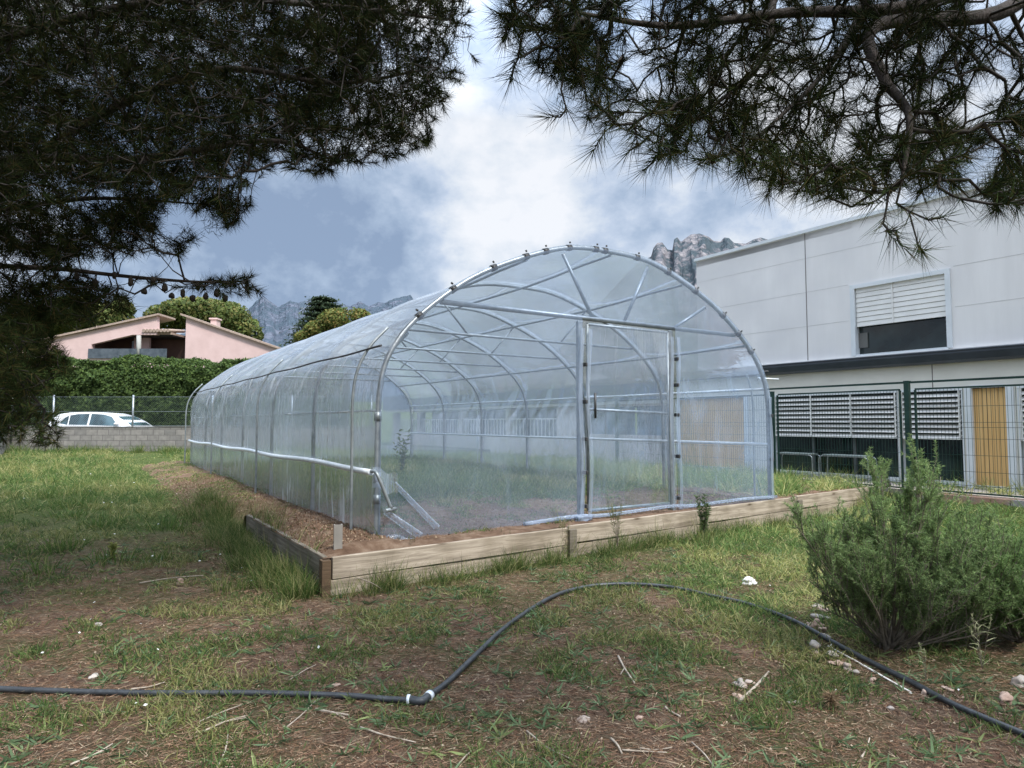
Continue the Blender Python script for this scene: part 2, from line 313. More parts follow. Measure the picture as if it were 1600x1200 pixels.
# ---------------------------------------------------------------- setting: ground sheets
def make_ground():
    nr, na = 330, 560
    rr = np.concatenate([[0.], .6*(4500/.6)**(np.linspace(0, 1, nr))])
    # finer close up
    rr = np.concatenate([[0], np.linspace(.5, 12, 230), 12*(4500/12)**(np.linspace(0, 1, 90)[1:])])
    th = np.concatenate([np.linspace(R(40), R(140), 440), np.linspace(R(140), R(400), 120)[1:-1]])
    A, B = np.meshgrid(rr, th, indexing='ij'); X = A*np.cos(B); Y = A*np.sin(B); Z = hz(X, Y)
    V = np.stack([X, Y, Z], -1).reshape(-1, 3); k = len(th)
    i = np.arange(len(rr)-1)[:, None]*k; j = np.arange(k)[None, :]; j2 = (j+1) % k
    Fq = np.stack([i+j, i+k+j, i+k+j2, i+j2], -1).reshape(-1, 4)
    mobj('ground', fast_mesh('ground', V, [Fq], smooth=True), M_ground('ground_soil'), kind='structure')
make_ground()
def make_bed():
    ts = np.concatenate([np.linspace(5.79, 11, 150), np.linspace(11, 22.8, 120)[1:]]); ss = np.concatenate([np.linspace(0, .14, 50), np.linspace(.14, 1, 170)[1:]])
    Tt, Ss = np.meshgrid(ts, ss, indexing='ij'); lo = 1.825-.75*sst(9.1, 11., Tt); n = lo+(11.86-lo)*Ss
    t = Tt + .066*(n-1.85)*sst(7.2, 5.8, Tt)
    Z = bz(n, t); V = np.stack([n, t, Z], -1).reshape(-1, 3); k = len(ss)
    i = np.arange(len(ts)-1)[:, None]*k; j = np.arange(k-1)[None, :]
    Fq = np.stack([i+j, i+j+1, i+k+j+1, i+k+j], -1).reshape(-1, 4)
    mobj('soil_bed', fast_mesh('soil_bed', V, [Fq], smooth=True), M_ground('bed_soil', True), m=TM, kind='structure')
make_bed()
m_asphalt = M('asphalt', (.05, .05, .052), (.075, .075, .075), scale=20, rough=.9)
MB().box(-60, 6, 25.25, 30, -.2, .47).build('road', m_asphalt, kind='structure')
MB().box(11.97, 13.05, -12, 30, 0, .352).build('pavement', M('paving', (.34, .30, .27), (.42, .38, .34), scale=6, rough=.9), T=True, kind='structure')

# ---------------------------------------------------------------- polytunnel
N0, N1, T0, T1 = 2.51, 8.71, 6.3, 19.1; NC = (N0+N1)/2
half = [(0, 3.66), (.6, 3.63), (1.15, 3.48), (1.84, 3.19), (2.32, 2.89), (2.76, 2.51), (3.0, 2.16), (3.08, 1.85), (3.1, 1.5), (3.1, .9), (3.1, .3)]
prof = [(NC-u, z) for u, z in reversed(half)]+[(NC+u, z) for u, z in half[1:]]
pc = [tuple(p) for p in curve(prof, 6)]
def zprof(n):
    b = 0
    for a, c in zip(pc[:-1], pc[1:]):
        if (a[0]-n)*(c[0]-n) <= 0 and abs(a[0]-c[0]) > 1e-6: b = max(b, a[1]+(c[1]-a[1])*(n-a[0])/(c[0]-a[0]))
    return b
def low(t, z): return z if z < 2.2 else 2.2+(z-2.2)*(1-.055*float(sst(6.35, 8.2, t)))
tun = thing('polytunnel', 'large clear plastic polytunnel greenhouse with steel hoops standing inside the timber edging', 'greenhouse', W(NC, (T0+T1)/2, BASE), YAW)
hts = [6.3, 8.45, 10.6, 12.73, 14.8, 16.9, 19.1]
CB = 2.78
for i, t in enumerate(hts):
    MB().tube([(n, t, low(t, z)) for n, z in pc], .029 if i == 0 else .025, 10).build('hoop', m_steel if i == 0 else m_steel_d, tun, T=True)
    a = .78; nl, nr_ = NC-2.40, NC+2.40
    MB().tube([(nl, t+.03, CB+.01), (nr_, t+.03, CB-.01)], .03 if i == 0 else .02, 8).build('crossbar', m_steel if i == 0 else m_steel_d, tun, T=True)
    br = [((5.33, CB), (4.86, 3.54)), ((5.84, CB), (6.28, 3.56)), ((6.75, CB), (7.38, 3.12))] if i == 0 else [((NC-.85, CB), (NC-1.35, 3.38)), ((NC+.85, CB), (NC+1.35, 3.38))]
    for p, q in br: MB().tube([(p[0], t+.03, p[1]), (q[0], t+.03, low(t, q[1]))], .022 if i == 0 else .015, 8).build('brace', m_steel if i == 0 else m_steel_d, tun, T=True)
for n in (NC, NC-1.3, NC+1.3, NC-2.6, NC+2.6):
    MB().tube([(n, t, low(t, zprof(n))-.04) for t in (T0, 6.9, 7.5, 8.2, T1)], .018, 8).build('purlin', m_steel_d, tun, T=True)
MB().tube(curve([(N0+.07, T0+.13, .3), (N0+.07, T0+.13, 1.7), (N0+.1, T0+.13, 2.0), (N0+.2, T0+.12, 2.25), (N0+.36, T0+.1, 2.44)], 6), .02, 8).build('leg_stay', m_steel_d, tun, T=True)
# side rails
for n, z, r in ((N0+.03, 1.62, .011), (N1-.03, 2.0, .02), (N1-.03, 1.17, .024)):
    MB().tube([(n, T0, z), (n, T1, z)], r, 8).build('side_rail', m_whitebar, tun, T=True)
# roll-up bar with plastic wrapped on it, sagging slightly between posts, and its crank
rb = [(N0-.07, t, 1.02+.012*math.sin(t*1.7)) for t in np.linspace(T0-.02, T1, 60)]
MB().tube(rb, .03, 10).build('roll_bar', m_whitebar, tun, T=True)
ck = MB().tube(curve([(N0-.07, T0-.02, 1.02), (N0-.07, T0-.12, 1.02), (N0-.05, T0-.16, .97), (N0+.02, T0-.17, .8), (N0+.08, T0-.17, .66)], 5), .017, 8)
ck.tube([(N0-.02, T0-.26, .655), (N0+.16, T0-.08, .645)], .019, 8)
ck.build('crank_handle', m_steel_d, tun, T=True)
# outer stays on both sides
for nn, sg in ((N0-.13, 1), (N1+.14, -1)):
    for t in (6.67, 11.03, 15.23, 19.3):
        P = curve([(nn, t, .2), (nn, t, 1.2), (nn, t, 1.75), (nn+.05*sg, t, 2.05), (nn+.18*sg, t, 2.3), (nn+.38*sg, t, 2.52)], 6)
        MB().tube(P, .016, 8).build('outer_stay', m_steel_d, tun, T=True)
MB().tube([(N1-.1, T0+.1, 2.17), (N1+.42, T0+.1, 2.17)], .012, 6).build('stub_bar', m_whitebar, tun, T=True)
# eave cord
for nn, sg in ((N0-.02, 1), (N1+.02, -1)):
    P = [(nn+.035*sg, t, 2.27-.012*math.sin((t-T0)/2.13*math.pi)**2) for t in np.linspace(T0-.03, T1+.1, 50)]
    MB().tube(P, .011, 6).build('eave_cord', m_rope, tun, T=True)
# door
PL, PR = 5.11, 6.66
for n, w in ((PL, .04), (PR, .04)):
    MB().box(n-w, n+w, T0+.0, T0+.055, BASE-.12, CB-.04).build('door_post', m_steel, tun, T=True, bevel=.012)
dr = MB()
for a, b in (((PL+.085, .44), (PL+.085, 2.7)), ((PR-.085, .44), (PR-.085, 2.7)), ((PL+.085, 2.70), (PR-.085, 2.70)), ((PL+.085, .44), (PR-.085, .44)), ((PL+.085, 1.66), (PR-.085, 1.62))):
    dr.tube([(a[0], T0-.02, a[1]), (b[0], T0-.02, b[1])], .017, 8)
door = dr.build('door', m_steel_d, tun, T=True)
MB().tube([(PL+.17, T0-.06, 1.86), (PL+.17, T0-.06, 1.55)], .015, 6).build('door_handle', m_clip, door, T=True)
def sheet(f, us, vs, noise=None):
    U, Vv = np.meshgrid(us, vs, indexing='ij'); P = f(U, Vv); k = len(vs)
    i = np.arange(len(us)-1)[:, None]*k; j = np.arange(k-1)[None, :]
    return fast_mesh('film', P.reshape(-1, 3), [np.stack([i+j, i+j+1, i+k+j+1, i+k+j], -1).reshape(-1, 4)], smooth=True)
def film(name, me, mat, parent=tun): return mobj(name, me, mat, parent, TM)
film('door_film', sheet(lambda u, v: np.stack([u, T0-.045+.012*(fbm(u*3, v*2, 3, 4)-.5), v], -1), np.linspace(PL+.1, PR-.1, 30), np.linspace(.42, 2.72, 40)), m_film_door, door)
# profile offset helper for covers
pn = np.array(pc)
def arc(off, zmin=None):
    d = np.gradient(pn, axis=0); nrm = np.stack([-d[:, 1], d[:, 0]], -1); nrm /= np.linalg.norm(nrm, axis=1)[:, None]
    return pn+nrm*off
def cover(side):                               # roof / left / right sheets follow the hoops, pulled in between them
    A = arc(.03)
    if side == 'roof': A = A[(A[:, 1] > 2.2)]
    elif side == 'left': A = A[(A[:, 0] < NC) & (A[:, 1] < 2.34)]
    else: A = A[(A[:, 0] > NC) & (A[:, 1] < 2.34)]
    s = np.linspace(0, len(A)-1, 70 if side == 'roof' else 46); An = np.stack([np.interp(s, np.arange(len(A)), A[:, 0]), np.interp(s, np.arange(len(A)), A[:, 1])], -1)
    ts = np.linspace(T0-.04, T1+.04, 300)
    ph = np.abs(np.sin((ts-T0)/2.133*np.pi)); P = np.zeros((len(ts), len(s), 3))
    for k in range(len(s)):
        n, z = An[k]; c = np.array([NC, 1.6]); d = np.array([n, z])-c; d /= np.linalg.norm(d)
        w = (fbm(ts*1.1+z*1.6, np.full_like(ts, z*1.1), 3, 21)-.5)
        w2 = 1-np.abs(2*fbm(ts*2.1+z*2.2, np.full_like(ts, z*.8), 3, 25)-1)*2
        up = float(sst(1.1, 2.2, z)) if side != 'roof' else float(sst(3.0, 2.3, z))*.8+.15
        back = .25+.75*sst(7.5, 12, ts)
        off = -.05*ph + .05*w*up + (.05*w2*up*back)
        if side == 'left' and z < 1.0: off = off*.4+.01*w
        P[:, k, 0] = n+d[0]*off; P[:, k, 1] = ts; P[:, k, 2] = (z if z < 2.2 else 2.2+(z-2.2)*(1-.055*sst(6.35, 8.2, ts)))+d[1]*off*(1 if side == 'roof' else .2)
    k = len(s); i = np.arange(len(ts)-1)[:, None]*k; j = np.arange(k-1)[None, :]
    return fast_mesh('film', P.reshape(-1, 3), [np.stack([i+j, i+j+1, i+k+j+1, i+k+j], -1).reshape(-1, 4)], smooth=True)
film('roof_cover', cover('roof'), m_film_roof); film('side_cover', cover('left'), m_film_side); film('side_cover', cover('right'), m_film_right)
def endf(t, mat, name, holes):
    # end sheet in strips so the doorway is free
    P = arc(-.012); pts = []
    mb = MB()
    ns = np.linspace(N0+.0, N1-.0, 90)
    for a, b in zip(ns[:-1], ns[1:]):
        if holes and PL < (a+b)/2 < PR: z0 = CB
        else: z0 = BASE-.05
        za, zb = zprof(a+1e-4), zprof(b-1e-4); za = max(za, 1.9 if a < N0+.05 else za); zb = max(zb, 1.9 if b > N1-.05 else zb)
        K = 14
        for q in range(K):
            u0, u1 = q/K, (q+1)/K
            f = lambda n, z: (n, t+.02*(float(fbm(n*1.6+z, z*1.2-n, 3, 31))-.5), z)
            mb.poly([f(a, z0+(za-z0)*u0), f(b, z0+(zb-z0)*u0), f(b, z0+(zb-z0)*u1), f(a, z0+(za-z0)*u1)])
    mb.sm = [True]*len(mb.f); me_ = _mesh(mb)
    if not holes:
        for v_ in me_.vertices: v_.co.z = low(t, v_.co.z)
    film(name, me_, mat)
def _mesh(mb):
    me = bpy.data.meshes.new('film'); me.from_pydata(mb.v, [], mb.f); me.polygons.foreach_set('use_smooth', mb.sm); me.update(); return me
endf(T0-.055, m_film_front, 'front_cover', True); endf(T1+.04, m_film_back, 'back_cover', False)
# loose flap and tails of film at the near corner, folds along the posts and the bottom
fl = sheet(lambda u, v: np.stack([N0-.08+u*.26, T0-.08-.05*np.sin(u*3), .86+.2*v-.08*u+.02*np.sin(u*9)], -1), np.linspace(0, 1, 16), np.linspace(0, 1, 8)); film('cover_flap', fl, m_film_fold)
for a, b, w in (((N0+.12, .92), (N0+.62, .42), .032), ((N0+.06, .62), (N0+.42, .36), .04)):
    film('cover_tail', sheet(lambda u, v: np.stack([a[0]+(b[0]-a[0])*u+w*(v-.5)*(1+u), T0-.085+.02*np.sin(v*6), a[1]+(b[1]-a[1])*u+w*(v-.5)], -1), np.linspace(0, 1, 14), np.linspace(0, 1, 6)), m_film_fold)
for n in (PL-.05, PL+.07, PR-.06, PR+.06, N1-.03):
    zt = 2.66 if n < 8 else 1.9
    film('cover_fold', sheet(lambda u, v: np.stack([n+.03*(v-.5)*2+.015*np.sin(u*9+n), T0-.075-.012*np.sin(v*6.3+u*7), BASE-.02+(zt-BASE)*u], -1), np.linspace(0, 1, 40), np.linspace(0, 1, 7)), m_film_fold)
mbf = MB().tube(curve([(PL-.9, T0-.09, BASE+.03), (PL-.2, T0-.1, BASE+.06), (PL+.3, T0-.1, BASE+.04), (PR-.2, T0-.1, BASE+.07), (PR+.3, T0-.1, BASE+.05), (N1-.8, T0-.09, BASE+.07), (N1+.02, T0-.1, BASE+.06)], 6), .022, 7); mbf.build('bottom_fold', m_film_fold, tun, T=True)
MB().blob((N0+.14, T0-.10, BASE+.0), (.17, .05, .03), .9, 4, 3).build('bunched_film', m_film_fold, tun, T=True)
MB().blob((PL-.05, T0-.12, BASE+.03), (.14, .045, .035), .8, 5, 3).build('bunched_film', m_film_fold, tun, T=True)
# clips on hoop and posts, collars on the near leg
def clip(n, z, ang, s=1., r=.031):
    mb = MB(); c, s_ = math.cos(ang), math.sin(ang)
    P = [(n+c*u, T0, z+s_*u) for u in (-.035*s, .035*s)]
    mb.tube(P, r+.008, 10); mb.tube([(n-s_*.05+c*.018, T0-.02, z+c*.05+s_*.018), (n-s_*.085+c*.018, T0-.02, z+c*.07+s_*.018)], .012, 5)
    mb.build('clip', m_clip, tun, T=True)
for n in (2.95, 3.35, 3.86, 4.3, 4.58, 4.93, 5.35, 5.5, 6.05, 6.62, 7.15, 7.72, 8.05, 8.33):
    z = zprof(n); ang = math.atan2(zprof(n+.03)-zprof(n-.03), .06); clip(n, z, ang)
for z in (1.56, .96, .74): MB().tube([(N0, T0, z-.045), (N0, T0, z+.045)], .037, 10).build('clip', m_steel_d, tun, T=True)
for n, zs in ((PL+.02, (2.2, 1.75, 1.3, .9, .5)), (PR+.05, (2.35, 2.0, 1.6, 1.05, .5)), (N1, (1.6, .95))):
    for z in zs: MB().box(n-.016, n+.016, T0-.085, T0-.0, z-.024, z+.024).build('clip', m_clip, tun, T=True, bevel=.008)

# ---------------------------------------------------------------- timber edging
def plank(name, p0, p1, z0, z1, th, mat, parent, zr=0., slope=0.):
    (n0, t0), (n1, t1) = p0, p1; a = math.atan2(t1-t0, n1-n0); Lg = math.hypot(n1-n0, t1-t0)
    mb = MB(); K = max(2, int(Lg/.25)); b = 0
    for k in range(K+1):
        x = Lg*k/K; w = .004*math.sin(x*2.3+n0*3+z0*9); dz = slope*x
        mb.v += [(x, -th+w, z0+dz), (x, w, z0+dz), (x, w, z1+dz+.002*math.sin(x*5+t0)), (x, -th+w, z1+dz+.002*math.sin(x*5+t0))]
    for k in range(K):
        o = 4*k
        for q in ((0, 1), (1, 2), (2, 3), (3, 0)): mb.f.append((o+q[0], o+q[1], o+4+q[1], o+4+q[0])[::-1]); mb.sm.append(False)
    mb.f += [(0, 3, 2, 1)[::-1], (4*K, 4*K+3, 4*K+2, 4*K+1)]; mb.sm += [False, False]
    m = TM @ Matrix.Translation((n0, t0, 0)) @ Matrix.Rotation(a, 4, 'Z')
    return mb.build(name, mat, parent, m=m, bevel=.006)
edg = thing('timber_edging', 'two-plank-high weathered timber edging retaining the soil around the greenhouse', 'raised bed edging', W(1.85, 5.8, 0), YAW)
def tl(n): return 5.80+.066*(n-1.85)
TS = .0045
cuts = [1.89, 4.62, 6.95, 9.3, 11.84]
for i, (a, b) in enumerate(zip(cuts[:-1], cuts[1:])):
    zt = BASE-.012+TS*(a-1.85)*1.2
    plank('plank', (a+.004, tl(a)), (b-.004, tl(b)), zt-.19, zt, .045, m_plank, edg)
cuts2 = [1.87, 5.0, 7.5, 9.9, 11.8]
for i, (a, b) in enumerate(zip(cuts2[:-1], cuts2[1:])):
    zt = BASE-.208+TS*(a-1.85)*1.2
    plank('plank', (a+.004, tl(a)+.012), (b-.004, tl(b)+.012), zt-.26, zt, .045, m_plank, edg)
plank('plank', (1.83, 5.83), (1.83, 8.95), BASE-.2, BASE-.01, .045, m_plank_d, edg, slope=.002)  # left planks get a darker colour for the side turned from the sun
plank('plank', (1.82, 5.85), (1.82, 8.6), BASE-.42, BASE-.206, .045, m_plank_d, edg)
MB().box(-.03, .05, -.045, .05, -.2, BASE-.03).build('corner_post', m_stake, edg, m=TM @ Matrix.Translation((1.83, 5.79, 0)), bevel=.006)
for n in (4.66, 7.0, 9.33):
    MB().box(-.05, .05, -.045, 0, -.15, BASE-.03).build('stake', m_plank_d, edg, m=TM @ Matrix.Translation((n, tl(n)-.047, 0)), bevel=.006)
# grey channel-section peg just inside the near corner
g = W(1.96, 5.93, 0)
MB().prism([(0, 0, .1), (.075, 0, .1), (.075, .05, .1), (.062, .05, .1), (.062, .012, .1), (.013, .012, .1), (.013, .05, .1), (0, .05, .1)], (0, 0, .48)).build('marker_peg', M('grey_peg', (.2, .185, .165), (.29, .27, .24), rough=.7), m=Matrix.Translation(g) @ Matrix.Rotation(.35, 4, 'Z'),
    label='short grey channel-section peg standing inside the near corner of the timber edging', cat='peg')

# ---------------------------------------------------------------- school building
BN = 13.1; UB = 13.12
sch = thing('school_building', 'long white two-storey building with navy gutter, louvred windows and orange panels behind the green fence', 'building', W(BN, 8, .3), YAW)
# lower wall around openings (t ranges of windows)
m_mull = M('dark_mullion', (.10, .11, .11), rough=.5)
wins = [(6.61, 9.32), (5.50, 6.58), (2.2, 4.68), (-.9, 1.6)]
lw = MB()
lw.box(BN, BN+.25, -12, 12.4, 2.1, 2.72)                    # band above the windows
lw.box(BN, BN+.25, -12, 12.4, 0, .42)
piers = [(9.32, 10.05), (6.58, 6.61), (4.68, 4.80), (5.40, 5.50), (1.6, 2.2), (-12, -.9), (12.2, 12.4)]
for a, b in piers: lw.box(BN, BN+.25, a, b, .42, 2.1)
lw.box(BN+.1, BN+.25, 4.8, 5.4, .42, 2.1)
lw.box(BN+.1, BN+.25, 10.05, 12.2, .42, 2.1)
lw.build('lower_wall', m_cream, sch, T=True)
for a, b in ((4.82, 5.38), (10.08, 12.15)):
    cl = MB(); k = int((b-a)/.075)
    for q in range(k): cl.box(BN+.03, BN+.07, a+(b-a)*q/k+.003, a+(b-a)*(q+1)/k-.003, .33, 2.09)
    cl.build('cladding_panel', m_orange, sch, T=True)
    fr = MB()
    for c in (a-.06, b-.0): fr.box(BN-.04, BN+.06, c-.03, c+.08, .3, 2.12)
    fr.box(BN-.04, BN+.06, a+.05, b, 2.1, 2.14); fr.build('panel_frame', m_frame, sch, T=True)
for a, b in wins:
    fr = MB(); fr.box(BN-.03, BN+.12, a, b, .38, .45); fr.box(BN-.03, BN+.12, a, b, 2.07, 2.11); fr.box(BN-.02, BN+.12, a, a+.022, .45, 2.07); fr.box(BN-.02, BN+.12, b-.022, b, .45, 2.07)
    nm = max(1, round((b-a)/.85)); 
    
    w = fr.build('window', m_frame, sch, T=True)
    for q in range(1, nm): c = a+(b-a)*q/nm; MB().box(BN+.04, BN+.088, c-.025, c+.025, .45, 1.2).build('mullion', m_mull, w, T=True)
    MB().box(BN+.09, BN+.11, a+.04, b-.04, .45, 2.07).build('pane', m_glass, w, T=True)
    MB().box(BN+.06, BN+.085, a+.045, b-.045, 1.21, 2.06).build('blind_backing', m_dark, w, T=True)
    lv = MB()
    for q in range(9):
        z = 1.245+q*.093; lv.prism([(BN-.035, a+.05, z-.026), (BN-.03, a+.05, z-.032), (BN+.05, a+.05, z+.026), (BN+.045, a+.05, z+.032)], (0, b-a-.1, 0))
    for q in range(nm+1): c = a+.05+(b-a-.1)*q/nm; lv.box(BN-.045, BN-.03, c-.014, c+.014, 1.2, 2.07)
    lv.box(BN-.045, BN+.03, a+.05, b-.05, 1.195, 1.215)
    lv.build('louvre_blind', m_louvre, w, T=True)
# far end of the ground floor: blue-grey glazing then an open porch with a low wall and railing
m_pale = M('pale_wall', (.55, .50, .46), (.62, .57, .53), scale=1, rough=.8)
gw = MB(); gw.box(BN, BN+.2, 12.4, 17.2, 0, 1.15); gw.box(BN+.05, BN+.25, 12.4, 17.2, 1.95, 2.72); gw.box(BN, BN+.2, 12.4, 12.6, 1.15, 1.95); gw.box(BN, BN+.2, 16.4, 17.2, 1.15, 1.95); gw.build('side_wall', m_pale, sch, T=True)
gl = MB(); 
for a, b in ((12.62, 13.8), (13.9, 15.1), (15.2, 16.38)): gl.box(BN+.1, BN+.12, a, b, 1.15, 1.95)
m_gl2 = M_glass('blue_glass', (.10, .15, .2), .6); gl.build('pane', m_gl2, sch, T=True)
po = MB(); po.box(BN, BN+.2, 17.2, 31, 0, 1.02)
for c in (17.3, 20.4, 24, 28, 30.8): po.box(BN+.02, BN+.3, c-.16, c+.16, 1.02, 1.98)
po.build('porch_wall', m_pale, sch, T=True)
MB().box(BN+2.2, BN+2.3, 17.2, 31, 0, 2.5).build('porch_back', m_dark, sch, T=True)
rl = MB()
for t in np.arange(17.5, 30.6, .22): rl.box(BN+.08, BN+.11, t, t+.03, 1.02, 1.6)
rl.box(BN+.07, BN+.12, 17.3, 30.8, 1.6, 1.64); rl.build('porch_railing', m_louvre, sch, T=True)
cn = MB(); cn.box(BN-.25, BN+4, 12.5, 31.4, 2.02, 2.1); cn.build('canopy_edge', m_louvre, sch, T=True)
cn = MB(); cn.box(BN-.3, BN+4, 12.5, 31.5, 2.105, 2.78); cn.build('canopy', M('slate_band', (.10, .13, .17), (.13, .17, .2), rough=.6), sch, T=True)
# gutter (rounded profile) and upper storey
gp = [(BN-.02, 2.56), (BN-.1, 2.56), (BN-.16, 2.60), (BN-.18, 2.66), (BN-.2, 2.72), (BN-.2, 2.775), (BN-.02, 2.775)]
gm = MB().prism([(a, -12, b) for a, b in gp], (0, 24.4, 0)); gm.tube([(BN-.2, -12, 2.77), (BN-.2, 12.4, 2.77)], .018, 6); gm.build('gutter', m_gutter, sch, T=True)
up = MB(); wt0, wt1, wz0, wz1 = 5.70, 7.42, 2.84, 4.22
for a, b, c, d in ((-12, wt0, 2.78, 5.6), (wt1, 11.5, 2.78, 5.6), (wt0, wt1, wz1, 5.6), (wt0, wt1, 2.78, wz0)): up.box(UB, UB+.2, a, b, c, d)
up.box(UB+.2, UB+9, 11.3, 11.5, 2.78, 5.6)
up.build('upper_wall', m_white, sch, T=True)
MB().box(UB+.0, UB+9, -12, 11.5, 5.45, 5.58).build('roof', m_white, sch, T=True)
MB().box(UB-.05, UB+9, -12, 11.54, 5.6, 5.67).build('roof_coping', m_frame, sch, T=True)
MB().box(UB-.05, UB, -12, 11.5, 2.785, 2.82).build('wall_flashing', m_louvre, sch, T=True)
for t in (8.47, 3.6): MB().box(UB-.004, UB, t-.009, t+.009, 2.83, 5.6).build('joint', m_seam, sch, T=True)
MB().box(BN-.004, BN, 5.98, 5.995, 2.13, 2.56).build('joint', m_seam, sch, T=True)
s2 = MB()
for z in (3.57, 4.31, 5.05):
    s2.box(UB-.003, UB, wt1+.12 if z < 4.4 else 3.62, 11.5, z-.004, z+.004); s2.box(UB-.003, UB, -12, min(3.58, 9), z-.004, z+.004)
    if z < 4.4: s2.box(UB-.003, UB, 3.62, wt0-.12, z-.004, z+.004)
s2.build('panel_line', M('light_joint', (.63, .615, .61), rough=.8), sch, T=True)
uw = MB()
for a, b, c, d in ((wt0-.07, wt0+.02, wz0, wz1+.06), (wt1-.02, wt1+.07, wz0, wz1+.06), (wt0+.02, wt1-.02, wz1-.02, wz1+.06), (wt0-.0, wt1+.0, wz0-.05, wz0+.02)): uw.box(UB-.03, UB+.14, a, b, c, d)
uwo = uw.build('window', m_frame, sch, T=True)
MB().box(UB+.12, UB+.14, wt0, wt1, wz0, wz1).build('pane', m_glass, uwo, T=True)
bl = MB(); 
for q in range(8):
    z = 3.42+q*.098; bl.prism([(UB+.03, wt0+.03, z), (UB+.015, wt0+.03, z+.005), (UB+.025, wt0+.03, z+.094), (UB+.04, wt0+.03, z+.094)], (0, wt1-wt0-.06, 0))
bl.box(UB+.0, UB+.02, (wt0+wt1)/2+.1, (wt0+wt1)/2+.125, 3.42, 4.2); bl.build('shutter', m_louvre, uwo, T=True)
MB().box(UB+.09, UB+.115, 7.22, 7.4, 3.0, 3.3).build('notice', M('pale_notice', (.16, .16, .15), rough=.9), uwo, T=True)

# tube framed tables standing between fence and glass
def tframe(t0, t1, z1, label):
    r = thing('table', label, 'table', W(12.75, (t0+t1)/2, .352), YAW, None)
    for n in (12.6, 12.9):
        P = curve([(n, t0, .352), (n, t0, z1-.1), (n, t0+.03, z1-.02), (n, t0+.12, z1), (n, (t0+t1)/2, z1), (n, t1-.12, z1), (n, t1-.03, z1-.02), (n, t1, z1-.1), (n, t1, .352)], 4)
        MB().tube(P, .011, 6).build('leg_frame', m_steel, r, T=True)
    MB().box(12.58, 12.92, t0+.08, t1-.08, z1+.012, z1+.03).build('tabletop', M('tabletop_grey', (.25, .3, .3), rough=.6), r, T=True)
tframe(8.1, 9.0, .83, 'low table with rounded pale tube legs behind the green fence, farther from the orange panel')
tframe(6.95, 7.95, .83, 'low table with pale tube legs behind the green fence, nearer to the orange panel')

# ---------------------------------------------------------------- green mesh fence on brick kerb
FN = 11.9; fz = .36
kb = thing('kerb_wall', 'low reddish brick kerb under the green mesh fence', 'kerb', W(FN, 3, .1), YAW)
k1 = MB(); 
for i in range(46):
    a = -6.5+i*.265; k1.box(FN-.12, FN+.07, a, a+.255, .22, .335)
k1.build('coping', m_brick, kb, T=True)
MB().box(FN-.07, FN+.06, -6.5, 5.6, -.1, .217).build('footing', M('kerb_shadow', (.12, .1, .085), (.2, .17, .15), scale=8, rough=.9), kb, T=True)
fen = thing('mesh_fence', 'dark green welded mesh fence with square posts in front of the white building', 'fence', W(FN, 4, .33), YAW)
for t, w, h in ((8.5, .035, 2.12), (5.85, .04, 2.2), (3.2, .04, 2.2), (.5, .04, 2.2), (-2.2, .04, 2.2), (-4.9, .04, 2.2), (13.2, .035, 2.12)):
    MB().box(FN-w, FN+w, t-w, t+w, .2, h).box(FN-w-.006, FN+w+.006, t-w-.006, t+w+.006, h, h+.012).build('post', m_green, fen, T=True, bevel=.005)
for t in (8.38, 5.97, 5.72, 3.33, 3.07): MB().box(FN-.015, FN+.015, t-.015, t+.015, .36, 2.05).build('post', m_green, fen, T=True)
for a, b in ((-5, 13.2),): MB().box(FN-.018, FN+.018, a, b, 2.165, 2.2).build('top_rail', m_green, fen, T=True)
for a, b in ((13.1, 8.6), (8.36, 5.97), (5.72, 3.33), (3.07, .6), (.4, -2.1), (-2.3, -4.8)):
    pnl = MB(); pnl.box(FN-.016, FN+.016, b, a, 2.05, 2.078); pnl.box(FN-.014, FN+.014, b, a, .37, .395)
    k = int((a-b)/.055)
    for q in range(k+1): t = b+(a-b)*q/k; pnl.box(FN-.0022, FN+.0022, t-.0022, t+.0022, .4, 2.05)
    for z in (.5, .72, .98, 1.24, 1.42, 1.5, 1.76): pnl.box(FN-.010, FN-.003, b, a, z-.003, z+.003)
    pnl.build('mesh_panel', m_green, fen, T=True)
# dark bag at the end of the timber
c = W(11.72, 6.22, .45)
bg = MB().blob(c, (.12, .09, .09), .25, 3, 3); bg.tube([(c[0]-.05, c[1], c[2]+.07), (c[0], c[1], c[2]+.13), (c[0]+.06, c[1], c[2]+.06)], .008, 6)
bg.build('dark_bag', M('black_cloth', (.02, .02, .022), (.04, .04, .04), rough=.8), label='small crumpled black bag at the far right end of the timber edging', cat='bag')

